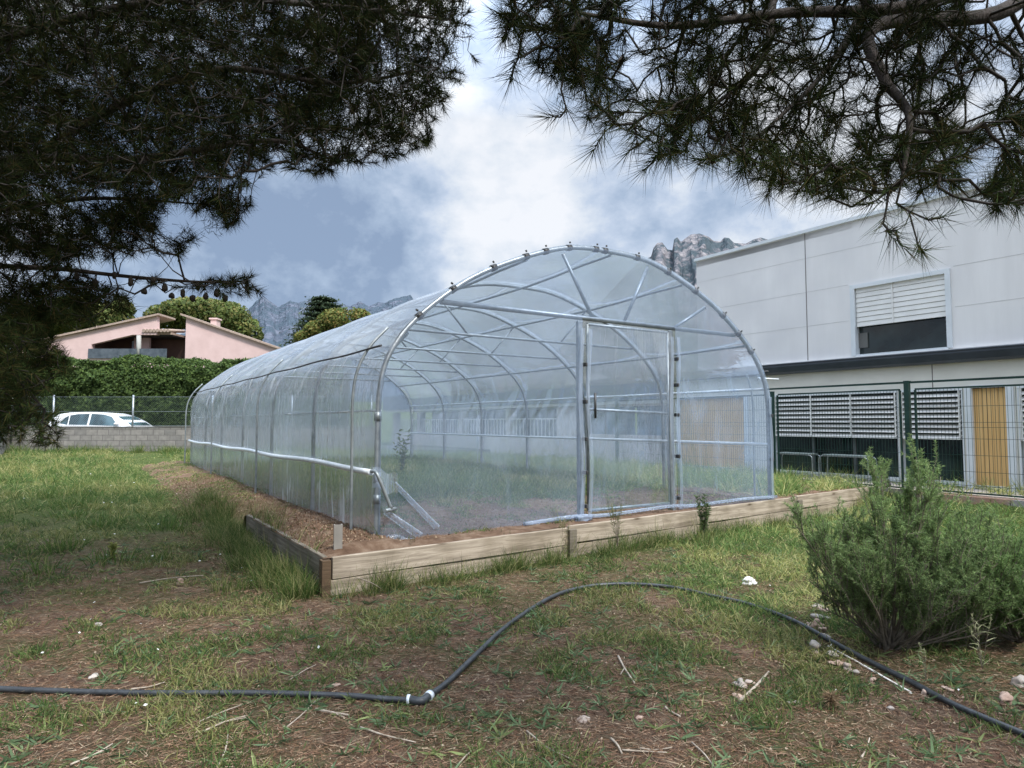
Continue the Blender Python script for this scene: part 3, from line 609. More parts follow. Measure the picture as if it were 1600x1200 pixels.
# ---------------------------------------------------------------- background: walls, car, house
def M_block(name, rotm=None):
    m, nt, N, L = nt_new(name); o = N('ShaderNodeOutputMaterial'); p = N('ShaderNodeBsdfPrincipled', i_Roughness=.9); L(p.outputs[0], o.inputs[0])
    tc = N('ShaderNodeTexCoord'); sx = N('ShaderNodeSeparateXYZ'); L(tc.outputs['Object'], sx.inputs[0]); cb = N('ShaderNodeCombineXYZ'); L(sx.outputs[0], cb.inputs[0]); L(sx.outputs[2], cb.inputs[1])
    b = N('ShaderNodeTexBrick'); L(cb.outputs[0], b.inputs['Vector']); b.inputs['Scale'].default_value = 1; b.inputs['Brick Width'].default_value = .42; b.inputs['Row Height'].default_value = .205; b.inputs['Mortar Size'].default_value = .012
    b.inputs['Color1'].default_value = (.30, .28, .255, 1); b.inputs['Color2'].default_value = (.22, .21, .195, 1); b.inputs['Mortar'].default_value = (.15, .14, .13, 1)
    nz = N('ShaderNodeTexNoise', i_Scale=6., i_Detail=6.); L(tc.outputs['Object'], nz.inputs['Vector']); r = N('ShaderNodeValToRGB'); r.color_ramp.elements[0].position = .3; r.color_ramp.elements[0].color = (.6, .6, .6, 1); r.color_ramp.elements[1].position = .7; L(nz.outputs[0], r.inputs[0])
    mx = N('ShaderNodeMix', data_type='RGBA', blend_type='MULTIPLY'); mx.inputs[0].default_value = .8; L(b.outputs[0], mx.inputs[6]); L(r.outputs[0], mx.inputs[7]); L(mx.outputs[2], p.inputs['Base Color'])
    return m
m_block = M_block('concrete_block')
WY = 25.
bw = thing('block_wall', 'grey concrete block boundary wall across the far side of the grass', 'wall', (-12, WY, .5))
MB().box(-18.9, -5, WY, WY+.2, 0, 1.31).build('wall', m_block, bw)
MB().box(-18.93, -5, WY-.02, WY+.22, 1.313, 1.345).build('coping', M('wall_coping', (.13, .12, .11), (.2, .19, .17), rough=.9), bw)
def chain(name, label, org, rot, length, z0, z1, postx, loc):
    r = thing(name, label, 'fence', loc, rot)
    m = Matrix.Translation(org) @ Matrix.Rotation(rot, 4, 'Z'); h = z1-z0; s = .085; mb = MB(); w = .0022
    k = int((length+h)/s)
    for i in range(k):
        x = -h+i*s
        for sg in (1, -1):
            a0, a1 = (x, z0), (x+h, z1)
            if a0[0] < 0: a0 = (0, z0-x)
            if a1[0] > length: a1 = (length, z0+length-x)
            if a1[0]-a0[0] < .02: continue
            if sg < 0: a0, a1 = (length-a0[0], a0[1]), (length-a1[0], a1[1])
            mb.poly([(a0[0]-w, 0, a0[1]+w), (a0[0]+w, 0, a0[1]-w), (a1[0]+w, 0, a1[1]-w), (a1[0]-w, 0, a1[1]+w)])
    mb.build('chain_mesh', M('fence_wire', (.10, .15, .13), (.14, .19, .17), rough=.6), r, m=m)
    for z in (z0+.02, (z0+z1)/2, z1-.01): MB().tube([(0, 0, z), (length, 0, z)], .006, 5).build('tension_wire', m_steel_d, r, m=m)
    for x in postx: MB().tube([(x, .03, z0-.4), (x, .03, z1+.06)], .035, 8).build('post', m_steel, r, m=m)
chain('wire_fence', 'green chain-link fence on grey posts standing on the far block wall', (-18.9, WY+.1, 0), 0, 13.8, 1.35, 2.47, (1.6, 4.6, 7.6, 10.6, 13.6), (-12, WY+.1, 1.3))
bw2 = thing('block_wall', 'grey block boundary wall running toward the viewer at the left edge', 'wall', (-15, 19, .4), YAW)
n2, t2 = NT(-18.9, WY)
MB().box(0, 24, -.2, 0, -.3, 1.25).build('wall', m_block, bw2, m=TM @ Matrix.Translation((n2, t2, 0)) @ Matrix.Rotation(R(-90), 4, 'Z'))
chain('wire_fence', 'chain-link fence with a pale post on the left side block wall', tuple(TM @ Vector((n2+.1, t2, 0))), YAW-R(90), 22, 1.26, 2.6, (.2, 4.2, 8.2, 12.2), tuple(TM @ Vector((n2+.1, t2-6, 1.2))))

def make_car():
    Y0 = 26.2; x0 = onY(66, 660, Y0)[0]; z0 = .47
    car = thing('parked_car', 'white hatchback car parked on the road beyond the far block wall', 'car', (x0+2.1, Y0+.9, z0))
    m_paint = M('white_car_paint', (.78, .79, .8), (.8, .81, .82), rough=.18, spec=.6); m_cg = M_glass('car_glass', (.05, .09, .11), .9, .03); m_blk = M('black_trim', (.015, .015, .015), rough=.5)
    low = [(.02, .35), (.0, .62), (.06, .86), (.18, .93), (.75, .94), (1.6, .93), (3.0, .90), (3.35, .88), (3.95, .80), (4.22, .66), (4.28, .38), (4.0, .22), (.3, .22)]
    lo = MB(); B = len(low)
    rings = [(.0, .93), (.06, 1.), (.9, 1.), (1.55, 1.), (1.7, 1.), (1.76, .93)]
    for y, k in rings:
        lo.v += [(2.1+(x-2.1)*k, y, .55+(z-.55)*(k if z > .55 else 1)) for x, z in low]
    for i in range(len(rings)-1):
        for j in range(B): q = (j+1) % B; lo.f.append((i*B+j, i*B+q, (i+1)*B+q, (i+1)*B+j)); lo.sm.append(True)
    lo.f.append(tuple(range(B))); lo.f.append(tuple(range(len(rings)*B-1, (len(rings)-1)*B-1, -1))); lo.sm += [False, False]
    # cabin: profile pinched toward the roof
    top = [(.12, .90), (.30, 1.18), (.52, 1.36), (.95, 1.425), (1.7, 1.44), (2.35, 1.40), (2.75, 1.28), (3.15, 1.08), (3.42, .88)]
    def yin(z): return .05+.20*max(0, (z-.9))/.54
    b = len(lo.v); K = len(top)
    for s_ in (0, 1):
        for x, z in top: y = yin(z); lo.v.append((x, y if s_ == 0 else 1.76-y, z))
    for j in range(K-1): lo.f.append((b+j, b+K+j, b+K+j+1, b+j+1)); lo.sm.append(True)
    lo.f.append(tuple(b+j for j in range(K))); lo.f.append(tuple(b+K+j for j in range(K-1, -1, -1))); lo.sm += [False, False]
    m = Matrix.Translation((x0, Y0, z0)); body = lo.build('body', m_paint, car, m=m)
    def side(pts, name, s_=0):
        P = []
        for x, z in pts: y = yin(z)-.006; P.append((x, y if s_ == 0 else 1.76-y, z))
        if s_: P = P[::-1]
        return MB().poly(P).build(name, m_cg, car, m=m)
    for s_ in (0, 1):
        side([(.62, 1.0), (.95, .93), (.93, 1.30), (.78, 1.22)], 'side_window', s_)
        side([(.99, .93), (1.72, .92), (1.72, 1.37), (1.25, 1.36), (.97, 1.31)], 'side_window', s_)
        side([(1.80, .92), (2.95, .90), (2.62, 1.25), (2.3, 1.34), (1.80, 1.375)], 'side_window', s_)
    MB().poly([(3.39, .17, .91), (3.39, 1.59, .91), (2.79, 1.50, 1.265), (2.79, .26, 1.265)]).build('windscreen', m_cg, car, m=m @ Matrix.Translation((.012, 0, .012)))
    MB().poly([(.14, .2, .95), (.31, .28, 1.19), (.31, 1.48, 1.19), (.14, 1.56, .95)]).build('rear_window', m_cg, car, m=m @ Matrix.Translation((-.012, 0, .006)))
    MB().box(.01, .05, .1, .35, .7, .9).build('tail_light', M('red_lamp', (.35, .02, .02), rough=.3), car, m=m)
    MB().box(4.16, 4.26, .1, .4, .6, .74).build('headlight', m_cg, car, m=m)
    MB().blob((2.95, -.06, .97), (.11, .08, .07), .05, 2, 2).build('mirror', m_paint, car, m=m)
    for x in (.78, 3.4):
        for y in (.09, 1.67):
            w = MB().tube([(x, y-.1, .32), (x, y+.1, .32)], .32, 24).build('wheel', m_blk, car, m=m)
            MB().tube([(x, y-.108, .32), (x, y+.108, .32)], .2, 16).build('rim', m_steel, w, m=m)
make_car()

m_pink = M('pink_render', (.58, .42, .40), (.65, .48, .46), scale=1.5, rough=.85, bump=.2, bscale=20)
m_tile = M('tile_edge', (.30, .22, .18), (.44, .35, .29), scale=9, rough=.85)
def make_house():
    Y0 = 43.; H = thing('pink_house', 'pink rendered house with two sloping tiled roofs and a recessed balcony above the hedge', 'house', (onY(250, 600, Y0)[0], Y0, 2))
    P = lambda x, y: tuple(onY(x, y, Y0)); dn = (0, .35, 0)
    def down(x, y, z=1.5): p = onY(x, y, Y0); return (p[0], Y0, z)
    w = MB()
    w.prism([P(20, 541), P(143, 517), P(143, 570), down(143, 570), down(20, 570)], dn)
    w.prism([P(143, 517), P(245, 493), P(245, 523), P(207, 523), P(143, 538)], dn)
    w.prism([P(143, 560), P(265, 560), down(265, 560), down(143, 560)], dn)
    w.prism([P(291, 494), P(440, 545), P(440, 570), down(440, 570), down(291, 570)], dn)
    p0, p1 = P(291, 494), P(264, 512); w.prism([p0, (p1[0], Y0+2.2, p1[2]), (p1[0], Y0+2.2, 1.5), (p0[0], Y0, 1.5)], (.25, .12, 0))
    w.build('wall', m_pink, H)
    b = MB(); r = P(143, 523); rr = P(265, 523); b.box(r[0], rr[0], Y0+2.2, Y0+2.4, 1.5, r[2]); b.box(r[0]-.1, r[0], Y0+.36, Y0+2.2, 1.5, r[2]); b.build('balcony_recess', M('dark_brown_wall', (.10, .06, .05), (.13, .08, .06), rough=.9), H)
    MB().box(r[0], rr[0], Y0+.36, Y0+2.2, P(0, 524)[2], P(0, 521)[2]).build('balcony_ceiling', m_dark, H)
    a, c = P(177, 543), P(203, 524); MB().prism([(a[0], Y0+2.1, P(0, 560)[2]), (c[0], Y0+2.1, P(0, 560)[2]), (c[0], Y0+2.1, P(0, 521)[2]), (a[0], Y0+2.1, P(0, 527)[2])], (0, .05, 0)).build('window', m_glass_sky, H)
    a, c = P(211, 0), P(228, 0); MB().box(a[0], c[0]+.3, Y0+1.2, Y0+1.4, 1.5, P(0, 523)[2]).build('balcony_pier', m_pink, H)
    MB().tube([P(217, 560), P(217, 524)], .14, 10).build('column', M('grey_column', (.42, .42, .4), rough=.8), H)
    a, c = P(139, 554), P(262, 543); MB().box(a[0], c[0], Y0-.1, Y0-.07, P(0, 560)[2], P(0, 545)[2]).build('balcony_panel', M('rail_glass', (.05, .065, .08), (.10, .12, .14), rough=.2), H)
    rf = MB(); t = .16
    for (xa, ya), (xb, yb), d in (((14, 541), (250, 490), 9), ((284, 490), (446, 546), 9)):
        p, q = P(xa, ya), P(xb, yb); rf.prism([(p[0], Y0-.2, p[2]-.12), (q[0], Y0-.2, q[2]-.12), (q[0], Y0-.2, q[2]), (p[0], Y0-.2, p[2])], (0, 2.2, 0))
    rf.build('roof', m_tile, H)
    tl = MB(); a, c = P(223, 515), P(266, 522)
    tl.box(a[0], c[0], Y0+.2, Y0+2.2, c[2], c[2]+.14)
    for i in range(8): x = a[0]+(c[0]-a[0])*(i+.5)/8; tl.tube([(x, Y0-.1, c[2]+.22), (x, Y0+2, c[2]+.45)], .11, 8)
    tl.build('roof_tiles', m_tile, H)
    for px, py, w_, h in ((129, 512, .25, .5), (312, 500, .2, .55)):
        p = P(px, py); MB().box(p[0]-w_, p[0]+w_, Y0+2, Y0+2.6, p[2]-1, p[2]+h-.2).box(p[0]-w_-.08, p[0]+w_+.08, Y0+1.92, Y0+2.68, p[2]+h-.198, p[2]+h-.1).build('chimney', m_pink, H)
make_house()
# low tan wall strip behind the car
MB().box(-24, -7, 29.6, 29.8, .3, 1.2).build('garden_wall', M('tan_wall', (.42, .33, .27), (.5, .41, .34), scale=2, rough=.9), label='low tan wall between the road and the tall hedge', cat='wall')

# ---------------------------------------------------------------- vegetation builders
def frame_from(d):
    a = np.where(np.abs(d[:, 2:3]) < .9, np.array([[0, 0, 1.]]), np.array([[1., 0, 0]])); u = np.cross(d, a); u /= np.linalg.norm(u, axis=1)[:, None]+1e-9; return u, np.cross(d, u)
def unit(v): return v/(np.linalg.norm(v, axis=1)[:, None]+1e-9)
def blades(P, D, L, Wd, C, bend=.4, seg=2, gravity=True):
    """bent tapering strips"""
    n = len(P); u, w = frame_from(D); a = rng.uniform(0, 2*np.pi, n)[:, None]; s = u*np.cos(a)+w*np.sin(a)
    b = (u*-np.sin(a)+w*np.cos(a)); bend = (bend*rng.uniform(.3, 1.3, n))[:, None]; L = np.asarray(L)[:, None]; Wd = np.asarray(Wd)[:, None]
    V = np.zeros((n, 2*seg+1, 3)); 
    for k in range(seg):
        f = k/seg; c = P+D*L*f+(b*bend+(np.array([[0, 0, -.5]])*bend if gravity else 0))*L*f*f; ww = Wd*(1-.55*f)*.5
        V[:, 2*k] = c-s*ww; V[:, 2*k+1] = c+s*ww
    V[:, -1] = P+D*L+(b*bend+(np.array([[0, 0, -.5]])*bend if gravity else 0))*L
    base = (np.arange(n)*(2*seg+1))[:, None]; Fs = []
    for k in range(seg-1): Fs.append(base+np.array([[2*k, 2*k+1, 2*k+3, 2*k+2]]))
    F3 = base+np.array([[2*seg-2, 2*seg-1, 2*seg]])
    col = np.repeat(C, 2*seg+1, 0)
    return V.reshape(-1, 3), Fs, F3, col
def blade_mesh(name, *a, **k):
    V, Fs, F3, col = blades(*a, **k); return fast_mesh(name, V, Fs+[F3], col)
def tris(P, D, L, Wd, C):                      # flat straight needles, one triangle each
    n = len(P); u, w = frame_from(D); a = rng.uniform(0, 2*np.pi, n)[:, None]; s = (u*np.cos(a)+w*np.sin(a))*np.asarray(Wd)[:, None]*.5
    V = np.stack([P-s, P+s, P+D*np.asarray(L)[:, None]], 1).reshape(-1, 3); F = np.arange(3*n).reshape(-1, 3); return V, F, np.repeat(C, 3, 0)
def leafquads(P, Nrm, S_, C, asp=.6):
    n = len(P); u, w = frame_from(Nrm); a = rng.uniform(0, 2*np.pi, n)[:, None]; e = u*np.cos(a)+w*np.sin(a); g = np.cross(Nrm, e); S_ = np.asarray(S_)[:, None]
    V = np.stack([P-e*S_, P-g*S_*asp, P+e*S_, P+g*S_*asp], 1).reshape(-1, 3); F = np.arange(4*n).reshape(-1, 4); return V, F, np.repeat(C, 4, 0)
def prisms(P0, P1, R0, R1, sides=4):
    n = len(P0); D = unit(P1-P0); u, w = frame_from(D); V = np.zeros((n, 2*sides, 3))
    for k in range(sides):
        a = 2*np.pi*k/sides; d = u*np.cos(a)+w*np.sin(a); V[:, k] = P0+d*R0[:, None]; V[:, sides+k] = P1+d*R1[:, None]
    b = (np.arange(n)*2*sides)[:, None, None]; q = np.array([[k, (k+1) % sides, sides+(k+1) % sides, sides+k] for k in range(sides)])[None]
    return V.reshape(-1, 3), (b+q).reshape(-1, 4)
def mixc(pal, n, w=None, jit=.15):
    pal = np.array(pal, float); i = rng.choice(len(pal), n, p=w); return pal[i]*rng.uniform(1-jit, 1+jit, (n, 1))
def inpoly(x, y, poly):
    c = np.zeros(len(x), bool); j = len(poly)-1
    for i in range(len(poly)):
        xi, yi = poly[i]; xj, yj = poly[j]
        with np.errstate(divide='ignore', invalid='ignore'): c ^= ((yi > y) != (yj > y)) & (x < (xj-xi)*(y-yi)/(yj-yi+1e-9)+xi)
        j = i
    return c
def sample_poly(poly, n, y0, y1, clump=0.):
    p = np.array(poly, float); out = []
    while sum(map(len, out)) < n:
        x = rng.uniform(p[:, 0].min(), p[:, 0].max(), n*2); y = rng.uniform(p[:, 1].min(), p[:, 1].max(), n*2); k = inpoly(x, y, poly)
        if clump: k &= (fbm(x/90, y/70, 3, 77) > clump+rng.uniform(-.08, .08, len(x)))
        x, y = x[k], y[k]; Yd = rng.uniform(y0, y1, len(x))
        rx = (x-800)/FOC; ry = (600-y)/FOC; d1 = CP-ry*SP; d2 = SP+ry*CP; kk = Yd/d1; out.append(np.stack([rx*kk, Yd, CAMZ+d2*kk], 1))
    return np.concatenate(out)[:n]
def grow(limbs, T_, alpha=.35):
    """limbs: list of (points, r0, r1). returns nodes, parent, type"""
    LP, LPar = [], []
    for P in limbs:
        for i, p in enumerate(P): LPar.append(-1 if i == 0 else len(LP)-1); LP.append(p)
    LP = np.array(LP); nL = len(LP); d = np.sqrt(((T_[:, None]-LP[None])**2).sum(-1)).min(1); o = np.argsort(d); T_ = T_[o]
    P = np.concatenate([LP, T_]); par = np.array(LPar+[-1]*len(T_)); cost = np.zeros(len(P))
    for i in range(nL, len(P)):
        dd = np.sqrt(((P[:i]-P[i])**2).sum(1)); j = int(np.argmin(dd+alpha*cost[:i])); par[i] = j; cost[i] = cost[j]+dd[j]
    return P, par, nL
def make_pine(name, label, trunk, limbs, targets, nper, nlen, nwid, pal, cones=(), extra=None, fill=None):
    tr = thing(name, label, 'tree', tuple(trunk[0][0]))
    MB().tube(curve(trunk[0], 6), np.interp(np.linspace(0, 1, (len(trunk[0])-1)*6+1), np.linspace(0, 1, len(trunk[1])), trunk[1]), 12).build('trunk', m_bark, tr)
    LL = []
    for pts, r0, r1 in limbs:
        c = curve(pts, 8); LL.append(c); MB().tube(c, np.linspace(r0, r1, len(c)), 8).build('limb', m_bark, tr)
    P, par, nL = grow(LL, targets); n = len(P)
    cnt = np.ones(n); ch = np.zeros(n, int)
    for i in range(n-1, nL-1, -1): cnt[par[i]] += cnt[i]; ch[par[i]] += 1
    idx = np.arange(nL, n); A = P[par[idx]]; B = P[idx]; ln = np.linalg.norm(B-A, axis=1)
    r = .0017+.0011*np.sqrt(cnt[idx]); r = np.minimum(r, .022)
    mid = (A+B)/2+rng.normal(0, .09, (len(idx), 3))*ln[:, None]; mid[:, 2] -= .05*ln
    V1, F1 = prisms(A, mid, r*1.15, r, 4); V2, F2 = prisms(mid, B, r, r*.8, 4)
    mobj('twigs', fast_mesh('twigs', np.concatenate([V1, V2]), [np.concatenate([F1, F2+len(V1)])]), m_twig, tr)
    d = unit(B-mid); d = unit(d+np.array([[0, 0, -.12]])+rng.normal(0, .15, d.shape)); k = np.maximum((nper*np.where(ch[idx] == 0, 1., .55)*rng.uniform(.7, 1.25, len(idx))).astype(int), 6)
    rep = np.repeat(np.arange(len(idx)), k); m = len(rep); dd = d[rep]; u, w = frame_from(dd); a = rng.uniform(0, 2*np.pi, m)[:, None]; ang = rng.uniform(R(12), R(72), m)[:, None]
    nd = unit(dd*np.cos(ang)+(u*np.cos(a)+w*np.sin(a))*np.sin(ang)); pos = B[rep]-dd*(rng.uniform(0, 1, m)[:, None]**1.3*nlen*.75)+dd*.01
    L_ = nlen*rng.uniform(.65, 1.15, m); wd = nwid*rng.uniform(.8, 1.2, m)
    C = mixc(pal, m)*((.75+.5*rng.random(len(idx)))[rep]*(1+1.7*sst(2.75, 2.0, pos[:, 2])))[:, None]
    V, F, CC = tris(pos, nd, L_, wd, C); 
    if extra is not None:                      # coarser needles overhead, out of the picture but throwing shade
        q = np.repeat(np.arange(len(extra)), 26); e = unit(rng.normal(0, 1, (len(q), 3))); V2_, F2_, C2_ = tris(extra[q]+rng.normal(0, .05, (len(q), 3)), e, np.full(len(q), .16), np.full(len(q), .007), mixc(pal, len(q)))
        F = np.concatenate([F, F2_+len(V)]); V = np.concatenate([V, V2_]); CC = np.concatenate([CC, C2_])
    if fill is not None:
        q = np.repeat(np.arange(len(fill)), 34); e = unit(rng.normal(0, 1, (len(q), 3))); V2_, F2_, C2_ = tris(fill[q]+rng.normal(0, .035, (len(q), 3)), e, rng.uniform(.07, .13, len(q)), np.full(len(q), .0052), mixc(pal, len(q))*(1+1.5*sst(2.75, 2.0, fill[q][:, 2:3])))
        F = np.concatenate([F, F2_+len(V)]); V = np.concatenate([V, V2_]); CC = np.concatenate([CC, C2_])
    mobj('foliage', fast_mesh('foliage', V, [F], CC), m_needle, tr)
    for i, p in enumerate(cones): MB().blob(p, (.022, .022, .032), .25, i, 2).build('cone', m_twig, tr)
    return tr
pal_n = [(.030, .048, .020), (.045, .065, .022), (.065, .078, .028), (.024, .034, .018), (.10, .075, .035)]
pw = None
# right pine: lacy boughs two or three metres in front of the camera
def Q(px, py, Y): return onY(px, py, Y)
t1 = sample_poly([(880, -140), (1690, -140), (1690, 190), (1560, 230), (1330, 225), (1130, 190), (960, 150), (880, 60)], 1500, 2.0, 3.6, .30)
t2 = sample_poly([(770, -80), (900, -60), (950, 140), (1330, 215), (1680, 180), (1680, 300), (1560, 330), (1530, 300), (1400, 300), (1290, 310), (1210, 290), (1120, 265), (1020, 240), (930, 180), (860, 120), (790, 60)], 620, 1.9, 3.0, .33)
t3 = np.array([Q(*a) for a in [(1410, 385, 1.9), (1440, 392, 1.92), (1380, 350, 1.95), (1420, 330, 2.0), (1400, 360, 1.9), (1350, 320, 2.0), (1470, 340, 2.0), (1290, 290, 2.1), (1260, 300, 2.1), (1230, 280, 2.1), (1160, 265, 2.2), (1010, 262, 2.0), (1030, 240, 2.0), (985, 235, 2.1), (930, 230, 2.0), (920, 185, 2.1), (885, 170, 2.1), (862, 182, 2.1), (840, 95, 2.1), (800, 120, 2.0), (810, 90, 2.0), (790, 55, 2.1), (775, 20, 2.1), (1560, 300, 2.1), (1590, 320, 2.1), (1500, 310, 2.0), (1330, 260, 2.0), (1090, 250, 2.1), (1200, 300, 2.2), (1120, 245, 2.1)]])
RT = np.array([4.3, 1.4, 0])
limR = [([(4.2, 1.4, 3.4), (3.3, 1.8, 3.35), tuple(Q(1660, -60, 2.7)), tuple(Q(1420, 10, 2.6)), tuple(Q(1230, 20, 2.5)), tuple(Q(1050, 40, 2.4)), tuple(Q(900, 20, 2.3))], .045, .006),
        ([tuple(Q(1660, -60, 2.7)), tuple(Q(1560, 20, 2.5)), tuple(Q(1370, 40, 2.3)), tuple(Q(1380, 120, 2.2)), tuple(Q(1420, 180, 2.1)), tuple(Q(1410, 280, 2.05))], .035, .006),
        ([tuple(Q(1340, -120, 2.8)), tuple(Q(1350, 0, 2.6)), tuple(Q(1290, 110, 2.4)), tuple(Q(1200, 200, 2.3))], .024, .005),
        ([tuple(Q(1210, -130, 2.8)), tuple(Q(1205, 30, 2.5)), tuple(Q(1180, 110, 2.4)), tuple(Q(1080, 190, 2.3))], .02, .005)]
ov = np.stack([rng.uniform(1.5, 6, 300), rng.uniform(-.5, 2.6, 300), rng.uniform(4.1, 5.2, 300)], 1)
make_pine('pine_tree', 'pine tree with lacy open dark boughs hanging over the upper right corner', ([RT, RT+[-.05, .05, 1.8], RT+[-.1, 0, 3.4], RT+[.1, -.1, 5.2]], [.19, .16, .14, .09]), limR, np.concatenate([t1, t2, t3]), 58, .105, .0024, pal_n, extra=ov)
# left pine: dense dark crown
LT = np.array([-4.1, 3.4, 0])
t4 = sample_poly([(-160, -160), (600, -160), (610, 60), (560, 190), (430, 265), (330, 320), (180, 300), (60, 330), (-160, 360)], 3300, 3.6, 6.6)
t5 = sample_poly([(560, -120), (745, -120), (735, 20), (742, 95), (700, 150), (672, 225), (600, 255), (500, 275), (430, 262), (560, 190)], 560, 4.0, 5.6, .3)
t6 = sample_poly([(-120, 300), (60, 290), (330, 300), (400, 300), (385, 345), (310, 365), (290, 400), (200, 400), (100, 420), (-120, 440)], 520, 4.2, 6.2, .42)
t7 = sample_poly([(-60, 400), (120, 420), (280, 440), (400, 430), (408, 465), (350, 462), (250, 445), (200, 480), (150, 505), (80, 500), (60, 540), (-60, 540)], 380, 4.6, 6.0, .44)
t8 = sample_poly([(-120, 480), (60, 500), (105, 560), (110, 640), (90, 700), (40, 690), (-120, 720)], 480, 4.2, 6.0, .36)
limL = [([tuple(LT+[0, 0, 2.4]), tuple(Q(-60, 330, 5.0)), tuple(Q(120, 200, 5.2)), tuple(Q(330, 110, 5.1)), tuple(Q(520, 130, 4.9)), tuple(Q(660, 110, 4.8))], .05, .008),
        ([tuple(LT+[0, 0, 2.1]), tuple(Q(-80, 420, 5.1)), tuple(Q(60, 418, 5.2)), tuple(Q(200, 432, 5.3)), tuple(Q(300, 440, 5.2)), tuple(Q(375, 440, 5.2))], .026, .007),
        ([tuple(LT+[0, 0, 3.1]), tuple(Q(0, 60, 4.9)), tuple(Q(260, 0, 4.8)), tuple(Q(520, 10, 4.7)), tuple(Q(690, 30, 4.7))], .045, .008),
        ([tuple(LT+[0, 0, 1.7]), tuple(Q(-60, 560, 4.9)), tuple(Q(20, 590, 5.0)), tuple(Q(70, 640, 5.0))], .035, .006),
        ([tuple(LT+[0, 0, 2.5]), tuple(Q(20, 250, 5.0)), tuple(Q(200, 250, 5.0)), tuple(Q(420, 220, 5.0)), tuple(Q(520, 250, 4.9))], .05, .008),
        ([tuple(LT+[0, 0, 2.5]), tuple(Q(-20, 330, 5.6)), tuple(Q(150, 310, 5.6)), tuple(Q(330, 320, 5.6))], .035, .006)]
cones = [Q(x, y, 5.2) for x, y in [(268, 462), (285, 458), (300, 466), (322, 463), (338, 458), (352, 466), (225, 455), (204, 440), (178, 430), (240, 438), (258, 450), (310, 448), (150, 442), (120, 432)]]
fill = np.concatenate([sample_poly([(-200, -200), (600, -200), (590, 90), (500, 200), (400, 250), (300, 290), (120, 290), (-200, 330)], 7500, 4.6, 8.2),
  sample_poly([(560, -120), (735, -120), (720, 20), (725, 90), (680, 150), (650, 215), (500, 255), (430, 250)], 700, 4.6, 6.0, .30),
  sample_poly([(-120, 300), (330, 290), (385, 310), (370, 340), (290, 380), (100, 400), (-120, 420)], 650, 5, 6.6, .43),
  sample_poly([(-60, 430), (200, 450), (195, 480), (80, 500), (-60, 540)], 260, 5, 6, .40),
  sample_poly([(-120, 500), (60, 510), (100, 570), (100, 620), (40, 650), (-120, 700)], 260, 4.6, 6.2, .34)])
ov2 = np.stack([rng.uniform(-6, -.5, 400), rng.uniform(-.5, 3.2, 400), rng.uniform(4.4, 5.6, 400)], 1)
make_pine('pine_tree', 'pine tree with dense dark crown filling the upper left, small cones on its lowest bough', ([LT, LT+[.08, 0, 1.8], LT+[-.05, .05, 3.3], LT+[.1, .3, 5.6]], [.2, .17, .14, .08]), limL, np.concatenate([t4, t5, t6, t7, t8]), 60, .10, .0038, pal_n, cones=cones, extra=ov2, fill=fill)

# crowns of small leaf faces for the distant trees
def crown(lumps, n, size, pal, shade=True):
    lumps = np.array(lumps, float); vol = (lumps[:, 3]*lumps[:, 4]*lumps[:, 5])**.66; i = rng.choice(len(lumps), n, p=vol/vol.sum())
    d = unit(rng.normal(0, 1, (n, 3))); rad = rng.uniform(.72, 1.04, n)[:, None]; P = lumps[i, :3]+d*lumps[i, 3:6]*rad
    # break the shell into sprays
    k = fbm(P[:, 0]*1.3+P[:, 2], P[:, 1]*1.3-P[:, 2]*.7, 3, 41); keep = k > rng.uniform(.28, .5, n); P, d = P[keep], d[keep]
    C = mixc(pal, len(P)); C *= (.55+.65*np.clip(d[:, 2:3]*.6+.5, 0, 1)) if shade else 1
    return leafquads(P, unit(d+rng.normal(0, .7, d.shape)), size*rng.uniform(.6, 1.4, len(P)), C)
def tree(name, label, base, lumps, n, size, pal, tr=.25, branches=True, group=None):
    T_ = thing(name, label, 'tree', tuple(base), 0, group); top = max(l[2] for l in lumps); b = np.array(base, float)
    V, F, C = crown(lumps, n, size, pal); mobj('crown', fast_mesh('crown', V, [F], C), m_leaf, T_)
    mb = MB(); mb.tube([b-[0, 0, .5], b+[tr*.3, 0, (top-b[2])*.5], b+[0, 0, (top-b[2])*.92]], [tr, tr*.8, tr*.3], 8)
    for l in lumps: mb.tube([b+[0, 0, (top-b[2])*.45], (b+np.array(l[:3]))/2+[0, 0, (l[2]-b[2])*.12], l[:3]], [tr*.45, tr*.3, tr*.12], 6)
    mb.build('trunk', m_bark, T_); return T_
def lump(px, py, Y, rx, rz=None, ry=None):
    p = onY(px, py, Y); s = Y/FOC; return (p[0], p[1], p[2], rx*s, (ry or rx)*s, (rz or rx*.8)*s)
pal_pine = [(.10, .14, .035), (.14, .165, .045), (.07, .10, .03), (.19, .18, .06)]
gb = lambda px, Y: (onY(px, 600, Y)[0], Y, float(hz(onY(px, 600, Y)[0], Y)))
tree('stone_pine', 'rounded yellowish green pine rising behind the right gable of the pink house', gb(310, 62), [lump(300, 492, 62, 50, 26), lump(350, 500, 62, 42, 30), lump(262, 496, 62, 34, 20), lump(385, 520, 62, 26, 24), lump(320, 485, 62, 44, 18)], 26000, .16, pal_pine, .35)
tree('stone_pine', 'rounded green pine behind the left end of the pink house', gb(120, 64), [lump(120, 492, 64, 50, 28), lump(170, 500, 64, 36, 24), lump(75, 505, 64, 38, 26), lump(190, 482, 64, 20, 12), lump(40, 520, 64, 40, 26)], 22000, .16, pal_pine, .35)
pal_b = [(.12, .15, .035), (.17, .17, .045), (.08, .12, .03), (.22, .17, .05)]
tree('broadleaf_tree', 'small yellow green broadleaf tree seen over the greenhouse roof', gb(535, 38), [lump(530, 506, 38, 34, 24), lump(560, 500, 38, 22, 18), lump(500, 520, 38, 26, 20), lump(545, 490, 38, 16, 11), lump(480, 530, 38, 20, 14)], 20000, .075, pal_b, .2)
